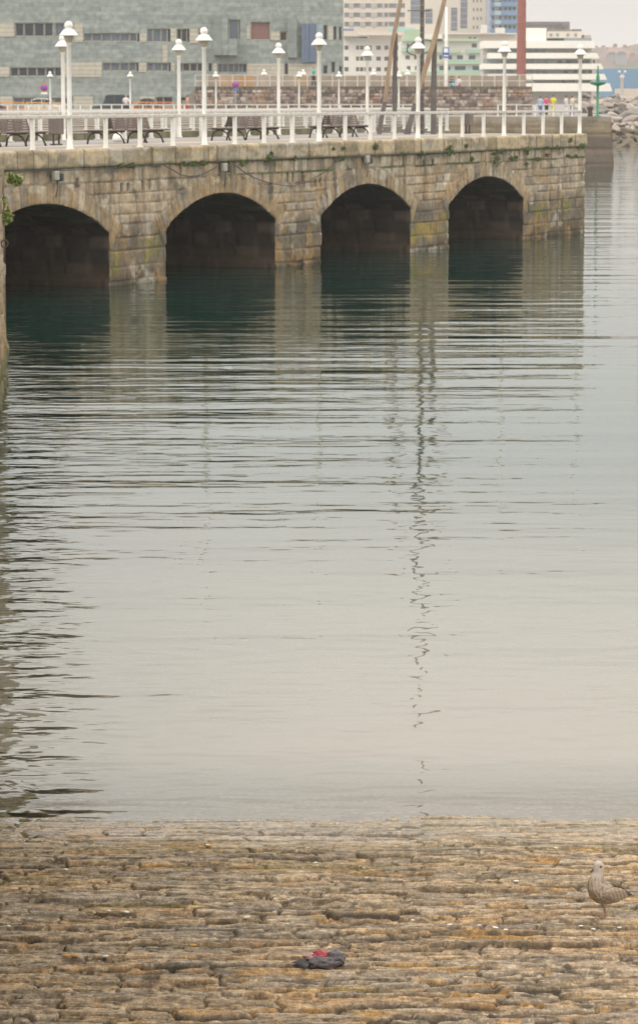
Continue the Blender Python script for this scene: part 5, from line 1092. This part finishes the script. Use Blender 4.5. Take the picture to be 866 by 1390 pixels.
        lay = vnoise(cx * .04, yy * .06, 8); V = np.stack([(cx - 470) * s, sg * (bulge + 4 * lay) * s, (930 - yy) * s], -1)
        # scallops: rows of feathers
        rowv = (cx * .55 + yy * .85) / 26; r_i = np.floor(rowv); colv = (yy * .7 - cx * .25) / 30 + .5 * (r_i % 2); edge = np.maximum(np.abs(colv - np.floor(colv) - .5) * 2, rowv - r_i)
        c = np.ones(cx.shape + (3,)) * np.array((.22, .155, .105)); c = mixc(c, (.52, .43, .33), sstep(.62, .92, edge + .25 * (fbm(cx * .05, yy * .05, 140, 3) - .5))); c = mixc(c, (.34, .26, .19), sstep(.45, .6, fbm(cx * .02, yy * .03, 141, 3)) * .5)
        c = mixc(c, (.055, .045, .04), sstep(690, 735, cx - (yy - 590) * .7) * .9); c = mixc(c, (.60, .54, .46), sstep(.86, .98, Vv) * sstep(.15, .3, Uu) * sstep(.8, .6, Uu) * .7); c = mixc(c, (.42, .34, .26), sstep(.14, .02, Uu) * .8)
        link('wing', grid_mesh('wing', V, mf, c), root)
    bk = MB(); loft(bk, [(352, 296, 0, 22, 16), (335, 303, 0, 19, 13), (312, 311, 0, 14, 9), (292, 318, 0, 12, 7), (278, 326, 0, 9, 5), (272, 336, 0, 3, 2)], 12); link('beak', bk.mesh('beak', mat('dark_beak', (.075, .065, .075), .4, .1)), root)
    for sg in (-1, 1):
        e_ = MB(); e_.lathe([(.0045 * math.cos(a), .0045 * math.sin(a)) for a in np.linspace(-1.5, 1.5, 8)], 12); link('eye', e_.mesh('eye', mat('black_eye', (.01, .008, .008), .1, 0)), root, q(388, 262, sg * 55 * s))
gull()
# ------------------------------------------------------------------ carcass at the foot of the photo
def slip_pt(px, py, dz=.01):
    a = (px - 433) / F; b = -(py - 695) / F; d = Vector((a, CP + b * SP, -SP + b * CP)); k = (SLOPE * YW + dz - H) / (d.z + SLOPE * d.y); return Vector((0, 0, H)) + d * k
def carcass():
    p = slip_pt(435, 1308); root = empty('carcass', p, 0, 'torn bird carcass with red flesh, grey feathers and a dark wing on the slipway', 'carcass'); root.scale = (.95, .95, .95)
    def blob(name, c, r, m, seed, amp=.25):
        bm = bmesh.new(); bmesh.ops.create_icosphere(bm, subdivisions=4, radius=1); rr = np.array([v.co[:] for v in bm.verts]); n = fbm(rr[:, 0] * 2.5 + 9, rr[:, 1] * 2.5 + rr[:, 2] * 3 + 9, seed, 4)
        for v, k in zip(bm.verts, n): v.co = Vector((v.co.x * r[0], v.co.y * r[1], v.co.z * r[2])) * (1 + amp * (k - .5) * 2) + Vector(c)
        me = bpy.data.meshes.new(name); bm.to_mesh(me); bm.free(); me.materials.append(m); me.polygons.foreach_set('use_smooth', [True] * len(me.polygons)); return link(name, me, root)
    flesh = mat('raw_flesh', (.50, .05, .06), .35, .3, 40, c2=(.22, .01, .02), bump=.006, bscale=80); gf = mat('grey_feathers', (.17, .15, .155), .7, .4, 60, c2=(.07, .06, .065), bump=.008, bscale=120); pf = mat('pink_skin', (.62, .36, .34), .5, .3, 30)
    blob('flesh', (.0, 0, .045), (.062, .05, .042), flesh, 3, .35); blob('skin', (-.02, .01, .03), (.085, .06, .04), pf, 4, .35); blob('feathered_body', (.095, -.02, .04), (.065, .07, .05), gf, 5, .3); blob('feathered_body', (.02, -.075, .025), (.11, .06, .04), gf, 8, .3)
    w_ = MB()
    for k in range(9):
        a = Vector((-.05, -.01 - .006 * k, .035)); b = Vector((-.20 + .012 * k, -.05 - .016 * k, .012)); w_.add([a, (a + b) / 2 + Vector((0, .012, .012)), b, (a + b) / 2 - Vector((0, .012, -.004))], [(0, 1, 2, 3)], True); w_.tube([a, b], [.007, .004], 6)
    link('wing', w_.mesh('wing', mat('black_feathers', (.035, .03, .035), .5, .3, 60)), root)
carcass()
# shell fragments and pebbles on the slip
def litter():
    r = random.Random(31); mw_ = mat('bleached_shell', (.70, .66, .58), .6, .2, 40); mo = mat('orange_lichen_pebble', (.55, .28, .06), .8, .3, 40)
    bm = bmesh.new(); bmesh.ops.create_icosphere(bm, subdivisions=2, radius=1); a = bpy.data.meshes.new('shell_fragment'); bm.to_mesh(a); bm.free(); b = a.copy(); b.name = 'pebble'; a.materials.append(mw_); b.materials.append(mo)
    for (x, y) in ((283, 1147), (788, 1257), (805, 1261), (840, 1259), (650, 1256), (672, 1259), (686, 1262), (610, 1255), (148, 1236), (172, 1238), (560, 1249), (428, 1171), (754, 1151), (12, 1257), (143, 1298), (90, 1180), (335, 1245), (390, 1254), (700, 1196)):
        s = r.uniform(.008, .015) * (1.6 if x == 283 else 1); o = link('shell_fragment', a, None, slip_pt(x, y, .018)); o.scale = (s * 1.8, s * 1.3, s * .6); o.rotation_euler = (0, .2, r.uniform(0, 3))
        tag(o, 'small bleached shell fragment lying on the wet slipway stones', 'shell', 'shell fragments scattered on the slipway')
    for (x, y) in ((90, 1297), (102, 1297), (262, 1283), (285, 1148)):
        s = .012; o = link('pebble', b, None, slip_pt(x, y, .018)); o.scale = (s * 2, s * 1.3, s * .7); tag(o, 'small orange pebble lying on the slipway near the bottom edge', 'pebble', 'orange pebbles on the slipway')
litter()

# ------------------------------------------------------------------ haze
hz = MB().box((0, 4100, 32), (7200, 8500, 78)).build('haze', None); tag(hz, kind='stuff')
hm = bpy.data.materials.new('haze_air'); hm.use_nodes = True; nt = hm.node_tree; nt.nodes.remove(nt.nodes['Principled BSDF'])
pv = nt.nodes.new('ShaderNodeVolumePrincipled'); pv.inputs['Color'].default_value = (.97, .95, .93, 1); pv.inputs['Density'].default_value = .00023; pv.inputs['Anisotropy'].default_value = .2
nt.links.new(pv.outputs[0], nt.nodes['Material Output'].inputs['Volume']); hz.data.materials.append(hm)
scene.cycles.volume_bounces = 1
